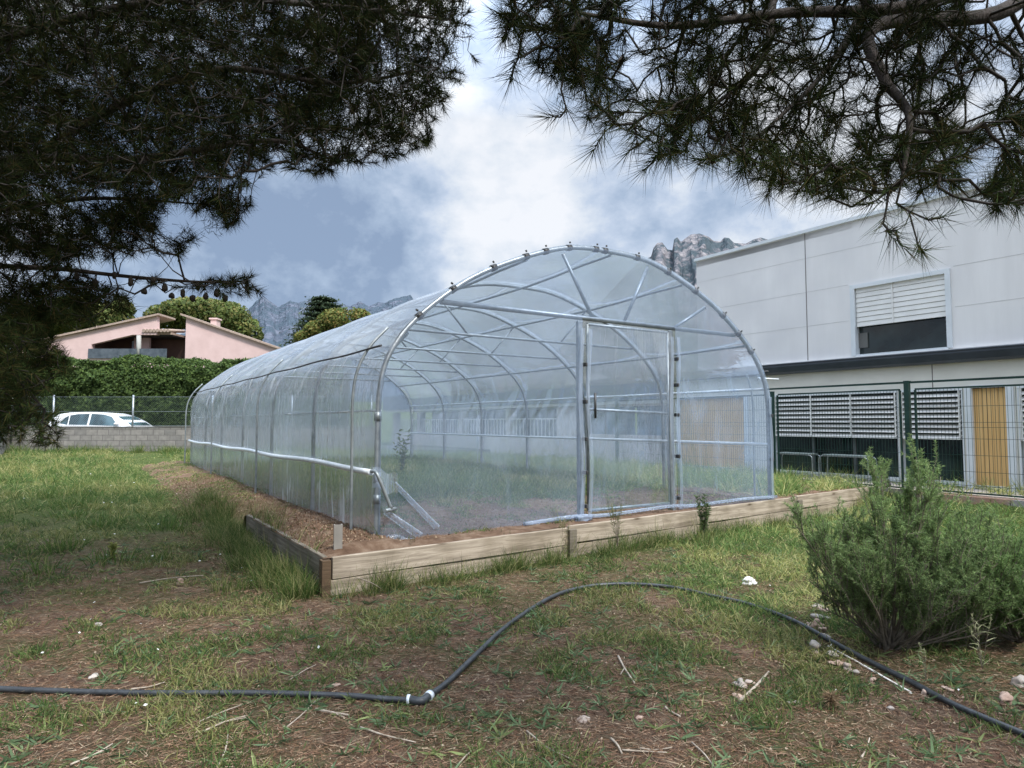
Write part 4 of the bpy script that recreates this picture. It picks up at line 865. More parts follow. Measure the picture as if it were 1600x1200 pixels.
def cedar():
    base = gb(505, 46); T_ = thing('cedar_tree', 'dark flat-tiered conifer standing behind the small broadleaf tree', 'tree', base); Ps, Ns = [], []
    tk = MB(); tk.tube([(base[0], 46, base[2]), tuple(Q(508, 466, 46))], [.22, .04], 8)
    for i, y in enumerate(np.linspace(470, 545, 10)):
        c = Q(506, y, 46); w = (14+i*5)*46/FOC
        for a in np.arange(0, 6.28, .7)+i*.4:
            e = c+np.array([math.cos(a)*w, math.sin(a)*w, rng.uniform(-.05, .12)]); tk.tube([c, e], [.05, .015], 5); n = 260; u = rng.uniform(.15, 1.05, n)[:, None]
            Ps.append(c+(e-c)*u+np.stack([rng.normal(0, .22, n), rng.normal(0, .22, n), rng.normal(.05, .055, n)], 1)); Ns.append(unit(np.array([[0, 0, 1.]])+rng.normal(0, .5, (n, 3))))
    P = np.concatenate(Ps); V, F, C = leafquads(P, np.concatenate(Ns), rng.uniform(.05, .12, len(P)), mixc([(.05, .075, .04), (.07, .1, .05), (.03, .05, .03)], len(P)))
    mobj('crown', fast_mesh('crown', V, [F], C), m_leaf, T_); tk.build('trunk', m_bark, T_)
cedar()
def hedge():
    Y0 = 31.; x0, x1 = -27., -8.; r = thing('hedge', 'tall dense dark green hedge between the road and the pink house', 'hedge', ((x0+x1)/2, Y0+1, .6)); n = 90000
    x = rng.uniform(x0, x1, n); f = rng.random(n); front = f < .62
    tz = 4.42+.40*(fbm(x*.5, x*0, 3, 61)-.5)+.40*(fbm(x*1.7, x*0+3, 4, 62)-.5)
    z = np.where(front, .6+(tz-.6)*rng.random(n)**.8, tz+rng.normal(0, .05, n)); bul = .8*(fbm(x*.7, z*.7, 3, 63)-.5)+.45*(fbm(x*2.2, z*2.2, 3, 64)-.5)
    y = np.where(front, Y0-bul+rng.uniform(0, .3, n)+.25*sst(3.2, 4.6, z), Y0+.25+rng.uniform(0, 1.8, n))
    d = np.where(front[:, None], np.array([[0, -1, .35]]), np.array([[0, -.2, 1]])); k = .45+.75*sst(.9, 4.2, z)*(.55+.9*(fbm(x*2.4, z*2.4, 3, 66)))  # shading put into the leaf colour, darker toward the foot
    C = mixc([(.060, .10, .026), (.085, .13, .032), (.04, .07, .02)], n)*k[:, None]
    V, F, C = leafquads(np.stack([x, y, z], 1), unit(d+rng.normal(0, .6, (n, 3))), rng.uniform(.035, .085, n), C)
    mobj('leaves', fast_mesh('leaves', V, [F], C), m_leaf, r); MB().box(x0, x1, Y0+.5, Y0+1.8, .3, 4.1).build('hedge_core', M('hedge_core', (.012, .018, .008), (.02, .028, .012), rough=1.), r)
hedge()

# ---------------------------------------------------------------- mountains
def mountain(name, prof, dist, seed, rock, veg, haze, vz=.55, cell=2.):
    px = np.array([p[0] for p in prof], float); py = np.array([p[1] for p in prof], float); K = int((px[-1]-px[0])*1.5)
    x = np.linspace(px[0], px[-1], K); y = np.interp(x, px, py); R_ = 120
    ang = np.arctan((x-800)/FOC); jag = (np.abs(fbm(x/9, x*0+seed, 4, seed)-.5)*-10+2)*(1 if dist > 2000 else .35)
    hgt = (660-(y+jag*.5))/FOC*dist*np.cos(0)*1.0
    V = np.zeros((K, R_, 3)); s = np.linspace(0, 1, R_)
    for j in range(R_):
        u = s[j]; h = hgt*(1-u)**1.0; dd = dist*(1-.42*u**.8)
        col = fbm(x/14+seed, h/dist*22+seed, 4, seed+3); pil = 1-np.abs(2*fbm(x/30+3*col, h/dist*9, 3, seed+9)-1)
        dd = dd+dist*.04*(col-.5)-dist*.025*pil*(.3+u*.7); Yw = dd; Xw = (x-800)/FOC*dist*(Yw/dist)
        V[:, j, 0] = Xw; V[:, j, 1] = Yw; V[:, j, 2] = CAMZ+h*(Yw/dist)*(1.0 if j else 1.)
    i = np.arange(K-1)[:, None]*R_; j = np.arange(R_-1)[None, :]; Fq = np.stack([i+j, i+j+1, i+R_+j+1, i+R_+j], -1).reshape(-1, 4)
    m, nt, N, L = nt_new(name+'_rock'); o = N('ShaderNodeOutputMaterial'); p = N('ShaderNodeBsdfDiffuse'); L(p.outputs[0], o.inputs[0])
    tc = N('ShaderNodeTexCoord'); mp = N('ShaderNodeMapping'); sc = 1000/dist; mp.inputs['Scale'].default_value = (sc*.02, sc*.02, sc*.014); L(tc.outputs['Object'], mp.inputs[0])
    wn = N('ShaderNodeTexNoise', i_Scale=3.5, i_Detail=5.); L(mp.outputs[0], wn.inputs['Vector']); wa = N('ShaderNodeMix', data_type='RGBA', n_0=.22); L(mp.outputs[0], wa.inputs[6]); L(wn.outputs[1], wa.inputs[7])
    v1 = N('ShaderNodeTexVoronoi', i_Scale=cell, feature='SMOOTH_F1'); L(wa.outputs[2], v1.inputs['Vector']); v2 = N('ShaderNodeTexVoronoi', i_Scale=cell*2.7); L(wa.outputs[2], v2.inputs['Vector'])
    n1 = N('ShaderNodeTexNoise', i_Scale=9., i_Detail=9., i_Roughness=.65); L(mp.outputs[0], n1.inputs['Vector'])
    def ma(x, k, y):
        q = N('ShaderNodeMath', operation='MULTIPLY_ADD'); L(x, q.inputs[0]); q.inputs[1].default_value = k; L(y, q.inputs[2]); return q.outputs[0]
    hgt_ = ma(v1.outputs['Distance'], -.8, ma(v2.outputs['Distance'], -.35, n1.outputs[0]))
    r1 = N('ShaderNodeValToRGB'); r1.color_ramp.elements[0].position = -.0; r1.color_ramp.elements[0].color = c4(tuple(v*.45 for v in rock)); r1.color_ramp.elements[1].position = .26; r1.color_ramp.elements[1].color = c4(rock); L(hgt_, r1.inputs[0])
    n2 = N('ShaderNodeTexNoise', i_Scale=2.2, i_Detail=8., i_Roughness=.7); L(mp.outputs[0], n2.inputs['Vector']); vv = ma(hgt_, -.55, n2.outputs[0])
    r2 = N('ShaderNodeValToRGB'); r2.color_ramp.elements[0].position = vz; r2.color_ramp.elements[1].position = vz+.08; L(vv, r2.inputs[0])
    mx = N('ShaderNodeMix', data_type='RGBA'); L(r2.outputs[0], mx.inputs[0]); L(r1.outputs[0], mx.inputs[6]); mx.inputs[7].default_value = c4(veg)
    hm = N('ShaderNodeMix', data_type='RGBA', n_0=haze); L(mx.outputs[2], hm.inputs[6]); hm.inputs[7].default_value = (.22, .30, .42, 1); L(hm.outputs[2], p.inputs[0])  # aerial haze mixed into the rock and plant colour
    b = N('ShaderNodeBump', i_Strength=1., i_Distance=dist*.012); L(hgt_, b.inputs['Height']); L(b.outputs[0], p.inputs['Normal'])
    mobj(name, fast_mesh(name, V.reshape(-1, 3), [Fq], smooth=False), m, kind='structure')
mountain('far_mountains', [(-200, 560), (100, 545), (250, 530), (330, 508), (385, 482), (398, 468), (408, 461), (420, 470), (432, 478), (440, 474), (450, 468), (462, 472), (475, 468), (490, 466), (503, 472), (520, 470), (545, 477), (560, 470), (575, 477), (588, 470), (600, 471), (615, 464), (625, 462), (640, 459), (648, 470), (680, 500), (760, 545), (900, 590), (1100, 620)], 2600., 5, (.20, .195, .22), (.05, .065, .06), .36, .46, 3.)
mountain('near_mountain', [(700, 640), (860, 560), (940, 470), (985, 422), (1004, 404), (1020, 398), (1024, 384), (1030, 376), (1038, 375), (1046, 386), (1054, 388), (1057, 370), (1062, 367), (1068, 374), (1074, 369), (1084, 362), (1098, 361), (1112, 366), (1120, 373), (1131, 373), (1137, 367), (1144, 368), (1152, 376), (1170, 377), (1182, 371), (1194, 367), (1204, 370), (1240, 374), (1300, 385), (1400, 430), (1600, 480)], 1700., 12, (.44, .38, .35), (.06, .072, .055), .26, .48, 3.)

# ---------------------------------------------------------------- black water pipe
def gpts(lst, dz=.02):
    out = []
    for px, py in lst: g_ = G(px, py); out.append((g_[0], g_[1], g_[2]+dz))
    return out
pp = thing('water_pipe', 'long black plastic irrigation pipe with an elbow joint lying across the foreground', 'pipe', tuple(G(658, 1100)))
MB().tube(curve(gpts([(-140, 1072), (-40, 1080), (100, 1086), (250, 1089), (400, 1089), (540, 1093), (600, 1098), (648, 1101)]), 8), .0165, 10).build('pipe_length', m_pipe, pp)
MB().tube(curve(gpts([(668, 1096), (700, 1072), (740, 1033), (790, 985), (840, 950), (880, 930), (930, 919), (990, 917), (1050, 922), (1110, 935), (1170, 949), (1240, 975), (1300, 1008), (1360, 1040), (1420, 1070), (1480, 1103), (1540, 1130), (1600, 1155), (1700, 1195)], .024), 8), .0165, 10).build('pipe_length', m_pipe, pp)
e0, e1, e2 = gpts([(638, 1100), (659, 1102), (674, 1090)], .022)
MB().tube(curve([e0, e1, e2], 6), .023, 12).build('elbow', m_pipe, pp)
for a, b in (((636, 1100), (641, 1100)), ((668, 1096), (672, 1092))):
    A, B = gpts([a, b], .022); MB().tube([A, B], .027, 12).build('clamp', m_whitebar, pp)
MB().tube(gpts([(1294, 1011), (1340, 1036), (1424, 1084)], .006), .006, 6).build('white_rod', m_rod, label='thin pale rod lying on the ground along the near side of the black pipe', cat='rod')

# ---------------------------------------------------------------- stones, sticks, paper
stones = [(1281, 950, 13, 0, 'rounded pale stone at the far end of the short stone row left of the shrub'), (1291, 959, 11, 1, 'small pinkish stone second in the row left of the shrub'),
 (1284, 968, 14, 0, 'pale grey stone third in the row left of the shrub'), (1261, 979, 10, 1, 'small flat reddish stone on the pipe side of the stone row'), (1277, 977, 13, 1, 'tan stone in the middle of the row left of the shrub'),
 (1285, 986, 11, 1, 'orange tan stone next to the near end of the stone row'), (1287, 995, 12, 0, 'pale oval stone almost touching the far side of the black pipe'), (1274, 1017, 17, 0, 'elongated white stone lying alone on the near side of the black pipe'),
 (1302, 1026, 11, 0, 'small pale stone beside the far tip of the thin rod'), (1306, 1040, 12, 1, 'rounded tan stone left of its grey neighbour beside the thin rod'), (1320, 1044, 12, 0, 'rounded grey stone right of the tan stone beside the thin rod'),
 (1335, 1052, 9, 0, 'narrow pale stone upright beside the middle of the thin rod'), (1361, 1066, 10, 1, 'small tan stone partly in grass beside the thin rod'), (1446, 1086, 12, 1, 'orange stone touching the shrub side of the black pipe'),
 (1598, 1072, 20, 0, 'large pale grey stone cut by the right edge of the picture'), (1573, 1099, 17, 1, 'flat tan stone on the bare soil near the lower right edge'), (1155, 1070, 14, 0, 'round pale stone left of its twin in the brown soil'), (1173, 1069, 10, 0, 'small stone right of its larger twin in the brown soil'),
 (1152, 1090, 11, 1, 'pinkish flat stone under the leaning dry stick'), (913, 1125, 13, 0, 'pale round stone in the bare foreground left of centre right'), (997, 1125, 9, 1, 'small reddish stone in the bare foreground right of the pale round stone'),
 (280, 911, 10, 1, 'tan stone at the end of the long dry stick left of the timber corner'), (156, 979, 8, 0, 'small pale stone in the weeds at the middle left'), (146, 1061, 9, 0, 'grey white pebble just beyond the left part of the black pipe'), (1482, 1078, 9, 1, 'small pale pebble under the shrub on the far side of the pipe'), (1390, 1109, 8, 0, 'small bright white pebble on the near side of the pipe at lower right'), (1240, 1099, 8, 0, 'shell-like white pebble in the bare soil below the elongated white stone'), (525, 1073, 8, 1, 'small orange pebble just beyond the pipe left of the elbow joint')]
for i, (px, py, s, k, lab) in enumerate(stones):
    g_ = G(px, py); w = s*g_[1]/FOC*.62
    MB().blob((g_[0], g_[1], g_[2]+w*.3), (w*1.15, w*.8, w*.62), .7, i, 3, rng.uniform(0, 3)).build('stone', m_stone2 if k else m_stone, label=lab, cat='stone', group='stones lying on the ground')
g_ = G(1168, 913); MB().blob((g_[0], g_[1], g_[2]+.02), (.05, .035, .028), .6, 91, 3).blob((g_[0]+.06, g_[1]+.01, g_[2]+.02), (.03, .025, .02), .6, 92, 3).build('crumpled_paper', m_paper, label='crumpled white scrap of paper in the grass beyond the black pipe', cat='litter')
sticks = [((218, 913), (318, 901), 'long pale stick pointing at the tan stone left of the timber corner'), ((205, 1080), (258, 1069), 'pale straw-thin stick just beyond the left part of the pipe'), ((312, 1131), (377, 1105), 'dry stick nearest below the pipe at lower left'),
 ((317, 1147), (385, 1122), 'forked dry stick parallel below another one at lower left'), ((340, 1203), (356, 1152), 'thick bleached stick cut by the bottom edge at lower left'), ((448, 1140), (497, 1094), 'slanting dry stick just under the pipe left of the elbow'), ((493, 1112), (545, 1121), 'short flat stick between the slanting stick and the elbow joint'),
 ((563, 1140), (650, 1164), 'curved peeling stick below the elbow joint'), ((713, 1203), (736, 1178), 'short stick cut by the bottom edge below the elbow joint'), ((966, 1028), (992, 1071), 'flat bleached stick lying inside the bend of the pipe'), ((823, 1146), (892, 1190), 'long dark-edged stick in the bottom middle foreground'),
 ((955, 1158), (972, 1182), 'short forked white twig in the bottom middle foreground'), ((1156, 1099), (1201, 1053), 'thin stick leaning over the pinkish flat stone'), ((1040, 1108), (1063, 1123), 'tiny dry stick in bare soil left of the pinkish flat stone'), ((1081, 1164), (1116, 1203), 'grey split stick running off the bottom edge right of centre'),
 ((1346, 1188), (1359, 1157), 'short upright-looking bleached stick near the bottom right'), ((452, 1066), (493, 1042), 'pale stick among weeds just beyond the pipe left of the elbow'), ((972, 1176), (1042, 1180), 'thin horizontal stick touching the forked white twig'), ((110, 1199), (176, 1166), 'thin curved stick in the bottom left foreground'), ((1000, 1173), (1050, 1172), 'short pale stick behind the thin horizontal stick'), ((560, 905), (600, 925), 'dry twig in the grass under the front timber')]
for i, (a, b, lab) in enumerate(sticks):
    A, B = np.array(gpts([a, b], .012)); mid = (A+B)/2+rng.normal(0, .008, 3); r = rng.uniform(.0035, .007)*(1.5 if 'thick' in lab or 'flat' in lab else 1)
    mb = MB().tube(curve([A, mid, B], 5), np.linspace(r, r*.6, 11), 6)
    if i % 3 == 0: mb.tube([mid, mid+(B-A)*.25+rng.normal(0, .02, 3)*[1, 1, .2]], r*.5, 5)
    mb.build('stick', m_stick, label=lab, cat='stick', group='dry sticks on the ground')

# ---------------------------------------------------------------- grass, weeds, litter
def polar(n, r0, r1, pw, a0=48, a1=132):
    u = rng.random(n); q = 2-pw; r = (r0**q+(r1**q-r0**q)*u)**(1/q); a = rng.uniform(R(a0), R(a1), n); return r*np.cos(a), r*np.sin(a)
def green_mask(X, Y):
    n, t = NT(X, Y); base = .30+.0*X
    base = base+.45*sst(5.5, 8.5, Y)*(n < 1.8)+.55*sst(.9, 2.6, X)*sst(4.2, 5.4, Y)+.25*sst(-1.6, -3.2, X)*sst(6, 3.4, Y)+.2*sst(.4, 1.8, X)*sst(2.8, 4.2, Y)
    base = base-.12*np.exp(-((X+1.4)**2/1.2+(Y-5)**2/1.5))-.25*np.exp(-((X-.2)**2/1.5+(Y-2.6)**2/.4))
    ins = (n > 1.2) & (n < 11.8) & (t > 5.95)
    f = fbm(n*.55, t*.55, 3, 15)
    gi = np.clip(.15+.75*sst(8.3, 10.5, t)*(f > .36)+.5*(f-.5)+.35*sst(4, 6.5, n)*sst(6.5, 8, t)+.6*sst(8.6, 9.2, n), 0, 1)*sst(1.9, 3.2, n)
    gi = np.where((n < 2.45), .12+.35*sst(9, 13, t)+.5*sst(1.7, 1.3, n), gi)
    g = np.where(ins, gi, base); g = np.where(n > 11.75, 0, g); return np.where((Y > WY-.1) | (n < n2+.3), 0, g)
def hose_clear(X, Y): return np.ones_like(X, bool)
def make_grass():
    n = 620000; X, Y = polar(n, 2.1, 30, 1.15); g = green_mask(X, Y); cl = fbm(X*3.2, Y*3.2, 3, 33); keep = rng.random(n) < np.clip((g-.16)*.85+(cl-.5)*3.4, .012, 1); X, Y, g, cl = X[keep], Y[keep], g[keep], cl[keep]
    nn_, tt = NT(X, Y); Z = surf(X, Y)-.005; n = len(X); d = np.hypot(X, Y); ins = (nn_ > 2.4) & (nn_ < 8.9) & (tt > 6.2)
    L_ = (.04+.065*rng.random(n))*(.5+.9*cl)*(1+.5*sst(.9, 2.2, X)*sst(4.2, 5.2, Y)); far = sst(7, 12, Y); L_ = L_*(1+1.6*far*(~ins)*(.5+rng.random(n)))
    L_ = np.where(ins, (.08+.16*rng.random(n))*sst(7.2, 9.5, tt)+.05, L_); L_ = np.where((nn_ < 2.5) & (nn_ > 1.2) & (tt > 6), .05, L_)
    D_ = unit(np.stack([rng.normal(0, .55, n), rng.normal(0, .55, n), np.full(n, .8)], 1)); wd = (.0042+.0004*d)*rng.uniform(.7, 1.4, n)
    dry = fbm(X*1.1, Y*1.1, 3, 51); yel = (rng.random(n) < .18+.5*(dry > .54)); C = mixc([(.085, .135, .045), (.12, .175, .06), (.07, .11, .045), (.17, .20, .085)], n); C[yel] = mixc([(.30, .27, .13), (.22, .21, .08), (.38, .33, .19)], int(yel.sum()))
    C *= (1+.5*sst(.9, 2.2, X)*sst(4.2, 5.2, Y)+.35*far)[:, None]
    mobj('grass', blade_mesh('grass', np.stack([X, Y, Z], 1), D_, L_, wd, C, bend=.75), m_grass, kind='stuff', label='patchy short grass over the ground', cat='grass')
make_grass()
def tufts(name, label, centers, per, h, spread, pal, wmul=1., w=.004):
    c = np.array(centers); rep = np.repeat(np.arange(len(c)), per); n = len(rep); off = rng.normal(0, 1, (n, 2))*spread; P = c[rep][:, :3].copy(); P[:, :2] += off; P[:, 2] = surf(P[:, 0], P[:, 1])-.01
    D_ = unit(np.concatenate([off/spread*.22+rng.normal(0, .16, (n, 2)), np.full((n, 1), 1.)], 1)); hh = c[rep][:, 3] if c.shape[1] > 3 else np.full(n, 1.)
    mobj(name, blade_mesh(name, P, D_, h*hh*rng.uniform(.45, 1.15, n), w*rng.uniform(.7, 1.3, n), mixc(pal, n), bend=.55, seg=3), m_grass, kind='stuff', label=label, cat='grass')
tc_ = []
for i in range(120):                           # along the foot of the timber
    n = rng.uniform(1.9, 11.6); w = W(n, tl(n)-.1-abs(rng.normal(0, .07)), 0); tc_.append((w[0], w[1], 0, rng.uniform(.4, 1.0)))
for px, py, h in [(440, 905, 1.3), (425, 880, 1.3), (455, 915, 1.2), (410, 860, 1.2), (470, 920, 1.), (395, 840, 1.), (380, 825, 1.), (590, 915, 1.), (615, 912, 1.), (650, 905, .9), (960, 850, 1.1), (975, 858, 1.), (890, 870, 1.1), (880, 865, 1.), (1100, 835, 1.6), (1090, 838, 1.4), (1030, 845, 1.2), (1055, 840, 1.2), (360, 812, .9), (345, 800, .9), (480, 925, .8)]:
    g_ = G(px, py); tc_.append((g_[0], g_[1], 0, h))
for i in range(130): g_ = W(1.76-abs(rng.normal(0, .22)), rng.uniform(5.8, 11), 0); tc_.append((g_[0], g_[1], 0, rng.uniform(.5, 1.)))
tufts('tall_grass', 'tall tufts of grass along the foot of the timber edging', tc_, 75, .35, .055, [(.07, .12, .03), (.1, .15, .04), (.05, .09, .03), (.26, .24, .11), (.33, .29, .16)])
tc2 = []
for i in range(420):
    X, Y = polar(1, 8, 24, 1.); X, Y = float(X[0]), float(Y[0]); n, t = NT(X, Y)
    if (n < 1.0 or (9 < n < 11.5 and t > 6.8)) and Y < WY-.4 and n > n2+.4: tc2.append((X, Y, 0, rng.uniform(.3, 1)))
for i in range(70): x = rng.uniform(-18.5, -7); tc2.append((x, WY-.25-abs(rng.normal(0, .5)), 0, rng.uniform(.7, 1.6)))
for i in range(150): w = W(rng.uniform(3, 8.6), rng.uniform(9, 18.8), 0); tc2.append((w[0], w[1], 0, rng.uniform(.5, 1.)))
tufts('meadow_grass', 'taller loose meadow grass toward the far wall and inside the greenhouse', tc2, 60, .30, .11, [(.09, .15, .035), (.12, .18, .05), (.07, .12, .03), (.3, .28, .13)], w=.009)
def weeds():
    n = 3800; X, Y = polar(n, 2.2, 9, 1.1); cl = fbm(X*1.7, Y*1.7, 3, 71); k = (rng.random(n) < np.clip(.45+(cl-.5)*3, .05, 1)); X, Y = X[k], Y[k]; nn_, tt = NT(X, Y); k = ~((nn_ > 1.75) & (tt > 5.7)); X, Y = X[k], Y[k]
    c = np.stack([X, Y, surf(X, Y)], 1); s = rng.uniform(.5, 1.25, len(c)); per = 9; rep = np.repeat(np.arange(len(c)), per); m = len(rep); a = rng.uniform(0, 6.28, m); el = rng.uniform(.12, .75, m)
    D_ = unit(np.stack([np.cos(a), np.sin(a), el], 1)); C = mixc([(.11, .17, .085), (.14, .205, .10), (.09, .14, .065), (.18, .22, .085)], len(c), jit=.25)[rep]*rng.uniform(.8, 1.2, (m, 1))
    L_ = .085*s[rep]*rng.uniform(.5, 1.2, m); mobj('low_weeds', blade_mesh('low_weeds', c[rep]+D_*.004, D_, L_, .0115*s[rep]*rng.uniform(.6, 1.2, m), C, bend=.5, seg=3), m_leaf, kind='stuff', label='low broad-leaved weeds in rosettes on the bare soil', cat='weeds')
weeds()
def litter():
    n = 230000; X, Y = polar(n, 2.1, 9.5, 1.35); nn_, tt = NT(X, Y); k = ~((nn_ > 1.75) & (tt > 5.7)); X, Y = X[k], Y[k]; n = len(X); a = rng.uniform(0, 6.28, n)
    D_ = unit(np.stack([np.cos(a), np.sin(a), rng.normal(0, .13, n)], 1)); P = np.stack([X, Y, surf(X, Y)+.003+.008*rng.random(n)], 1); L_ = rng.uniform(.02, .09, n); C = mixc([(.17, .10, .06), (.23, .15, .10), (.12, .065, .045), (.33, .26, .18), (.07, .05, .035)], n, [.3, .25, .2, .1, .15], .25)
    V, F, CC = tris(P, D_, L_, .0024*rng.uniform(.6, 1.6, n), C*1.1)
    # wood crumbs and tiny pebbles
    m = 14000; X, Y = polar(m, 2.1, 9, 1.3); nn_, tt = NT(X, Y); k = ~((nn_ > 1.75) & (tt > 5.7)); X, Y = X[k], Y[k]; m = len(X)
    V2, F2, C2 = leafquads(np.stack([X, Y, surf(X, Y)+.006], 1), unit(np.stack([rng.normal(0, .5, m), rng.normal(0, .5, m), np.ones(m)], 1)), rng.uniform(.003, .011, m), mixc([(.36, .29, .21), (.26, .18, .12), (.2, .12, .08), (.14, .09, .06)], m))
    mobj('ground_litter', fast_mesh('ground_litter', np.concatenate([V, V2]), [F, F2+len(V)], np.concatenate([CC, C2])), m_litter, kind='stuff', label='fallen pine needles and bark crumbs scattered on the soil', cat='litter')
    # clods and straw on the soil strip of the bed
    m = 34000; nn_ = np.concatenate([rng.uniform(1.2, 2.55, m//2), rng.uniform(1.9, 11.5, m//2)]); tt = np.concatenate([rng.uniform(5.95, 15, m//2), rng.uniform(6.0, 10, m//2)]); tt = np.where(nn_ > 2.6, tt, tt)
    X = nn_*Nn[0]+tt*Dd[0]; Y = nn_*Nn[1]+tt*Dd[1]; V, F, C = leafquads(np.stack([X, Y, surf(X, Y)+.008], 1), unit(rng.normal(0, 1, (m, 3))), rng.uniform(.004, .014, m), mixc([(.20, .125, .08), (.26, .165, .11), (.15, .09, .06), (.32, .25, .17)], m))
    mobj('soil_clods', fast_mesh('soil_clods', V, [F], C), m_litter, kind='stuff', label='crumbly orange brown soil clods on the raised bed', cat='soil')
    m = 260; X, Y = polar(m, 3.6, 18, 1.); k = (NT(X, Y)[0] < 1.6) | (X > 1.5) & (Y < 6); X, Y = X[k], Y[k]; m = len(X); V, F, C = leafquads(np.stack([X, Y, surf(X, Y)+.05+.05*rng.random(m)], 1), unit(rng.normal(0, .4, (m, 3))+[0, 0, 1]), rng.uniform(.005, .009, m)*(1+.08*Y), mixc([(.8, .8, .76)], m), .9)
    mobj('small_flowers', fast_mesh('small_flowers', V, [F], C), m_leaf, kind='stuff', label='tiny white flowers scattered in the grass', cat='flowers')
litter()

# ---------------------------------------------------------------- shrubs
def shrub(name, label, base, tips, pal, leafn, leafl, leafw, side=7, sl=.22, up=.8, sub=2, mat=m_leaf, spread=.5):
    r = thing(name, label, 'shrub', tuple(base)); mb = MB(); SP_, SD = [], []; b = np.array(base)
    for tp in tips:
        tp = np.array(tp); mid = b+(tp-b)*.5+np.array([(tp-b)[0]*.04, (tp-b)[1]*.04, .0])+rng.normal(0, .02, 3); s0 = b+np.array([rng.normal(0, .03), rng.normal(0, .03), -.02]); C = curve([s0, mid, tp], 8); C = np.array(C)
        mb.tube(C, np.linspace(.009, .0025, len(C)), 5)
        for q in range(side):
            i = int(rng.uniform(.3, .98)*(len(C)-1)); d = C[min(i+1, len(C)-1)]-C[i-1]; d /= np.linalg.norm(d); o = rng.normal(0, 1, 3); o[2] = abs(o[2])*.3; dr = d*.45+o*spread*.5+np.array([0, 0, up]); dr /= np.linalg.norm(dr); l = sl*rng.uniform(.5, 1.2)
            e = C[i]+dr*l; m_ = (C[i]+e)/2+rng.normal(0, .012, 3); mb.tube([C[i], m_, e], [.0035, .0028, .0016], 4, False); SP_.append(np.stack([C[i], m_, e])); 
            for _ in range(sub):
                f = rng.uniform(.3, .95); p = C[i]+(e-C[i])*f; dd = dr*.6+rng.normal(0, .35, 3)+[0, 0, .3]; dd /= np.linalg.norm(dd); e2 = p+dd*l*.5; mb.tube([p, e2], [.002, .0012], 3, False); SP_.append(np.stack([p, (p+e2)/2, e2]))
        SP_.append(C[[len(C)*6//10, len(C)*8//10, -1]])
    mb.build('stems', m_stem, r); A = np.array(SP_); per = leafn; k = np.repeat(np.arange(len(A)), per); n = len(k); u = rng.uniform(.1, 1.0, n)[:, None]
    P = np.where(u < .5, A[k, 0]+(A[k, 1]-A[k, 0])*u*2, A[k, 1]+(A[k, 2]-A[k, 1])*(u-.5)*2); d = unit(A[k, 2]-A[k, 0]); uu, ww = frame_from(d); a = rng.uniform(0, 6.28, n)[:, None]; an = rng.uniform(R(25), R(75), n)[:, None]
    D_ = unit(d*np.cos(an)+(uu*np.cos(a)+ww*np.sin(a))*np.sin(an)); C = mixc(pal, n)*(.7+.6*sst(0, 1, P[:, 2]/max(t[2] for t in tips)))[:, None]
    mobj('foliage', blade_mesh('foliage', P, D_, leafl*rng.uniform(.6, 1.25, n), leafw*rng.uniform(.7, 1.2, n), C, bend=.25, seg=2), mat, r); return r
bs = G(1392, 1012); Yb = bs[1]
tl_ = [(1238, 812, -.1), (1248, 830, .1), (1300, 860, -.2), (1310, 830, .25), (1330, 850, .0), (1370, 745, .1), (1378, 760, -.1), (1362, 775, 0.), (1345, 880, -.3), (1428, 760, .1), (1442, 745, 0), (1455, 755, -.1), (1470, 745, .15), (1420, 800, .3), (1400, 840, -.3), (1480, 790, .0), (1300, 900, -.3), (1260, 860, .3), (1505, 830, .2), (1520, 860, -.1), (1545, 850, .2), (1560, 880, 0), (1500, 900, -.3), (1450, 880, -.35), (1380, 900, -.35), (1290, 850, .4), (1335, 800, .3), (1580, 900, .1), (1530, 930, -.2), (1440, 930, -.4), (1490, 870, -.2), (1530, 880, .1), (1570, 870, -.1), (1600, 890, .1), (1590, 930, -.2), (1550, 960, -.3), (1500, 950, -.4), (1620, 900, .0), (1510, 840, .3), (1470, 830, -.2), (1350, 920, -.4), (1270, 840, -.2), (1320, 780+40, .1), (1400, 780, .2), (1460, 800, .25), (1540, 900, -.4), (1630, 860, .2), (1262, 905, -.1), (1285, 950, .1), (1510, 985, -.2), (1565, 1000, 0), (1325, 945, -.3), (1460, 965, -.45), (1600, 965, -.2), (1350, 960, .3), (1400, 950, .35), (1500, 960, .3), (1560, 940, .3), (1440, 900, .4), (1380, 890, .3)]
shrub('rosemary_bush', 'large grey green rosemary bush with upright shoots at the right side of the foreground', bs, [onY(x, y, Yb+dy) for x, y, dy in tl_], [(.15, .225, .085), (.20, .285, .11), (.26, .35, .135), (.11, .155, .065)], 60, .027, .0038, side=13, sl=.24, sub=3, up=.9, mat=m_shrub)
b2 = G(1590, 1000); tl2 = [(1520, 850, .2), (1560, 830, .4), (1600, 840, .3), (1640, 850, .2), (1540, 880, -.1), (1580, 870, .0), (1620, 880, 0), (1550, 920, -.2), (1500, 910, .2), (1470, 900, .0), (1490, 860, .3), (1460, 950, -.2), (1650, 900, -.2), (1560, 900, -.3), (1660, 860, .2), (1480, 940, .1), (1530, 960, -.3), (1600, 930, -.3), (1640, 940, -.3), (1500, 880, .5), (1570, 960, -.35), (1620, 980, -.4)]
shrub('low_bush', 'softer bright green bush at the right edge behind the rosemary', b2, [onY(x, y, b2[1]+dy) for x, y, dy in tl2], [(.10, .165, .06), (.14, .22, .075), (.19, .27, .095)], 56, .028, .0040, side=17, sl=.2, up=.5, sub=3, spread=.8, mat=m_shrub)
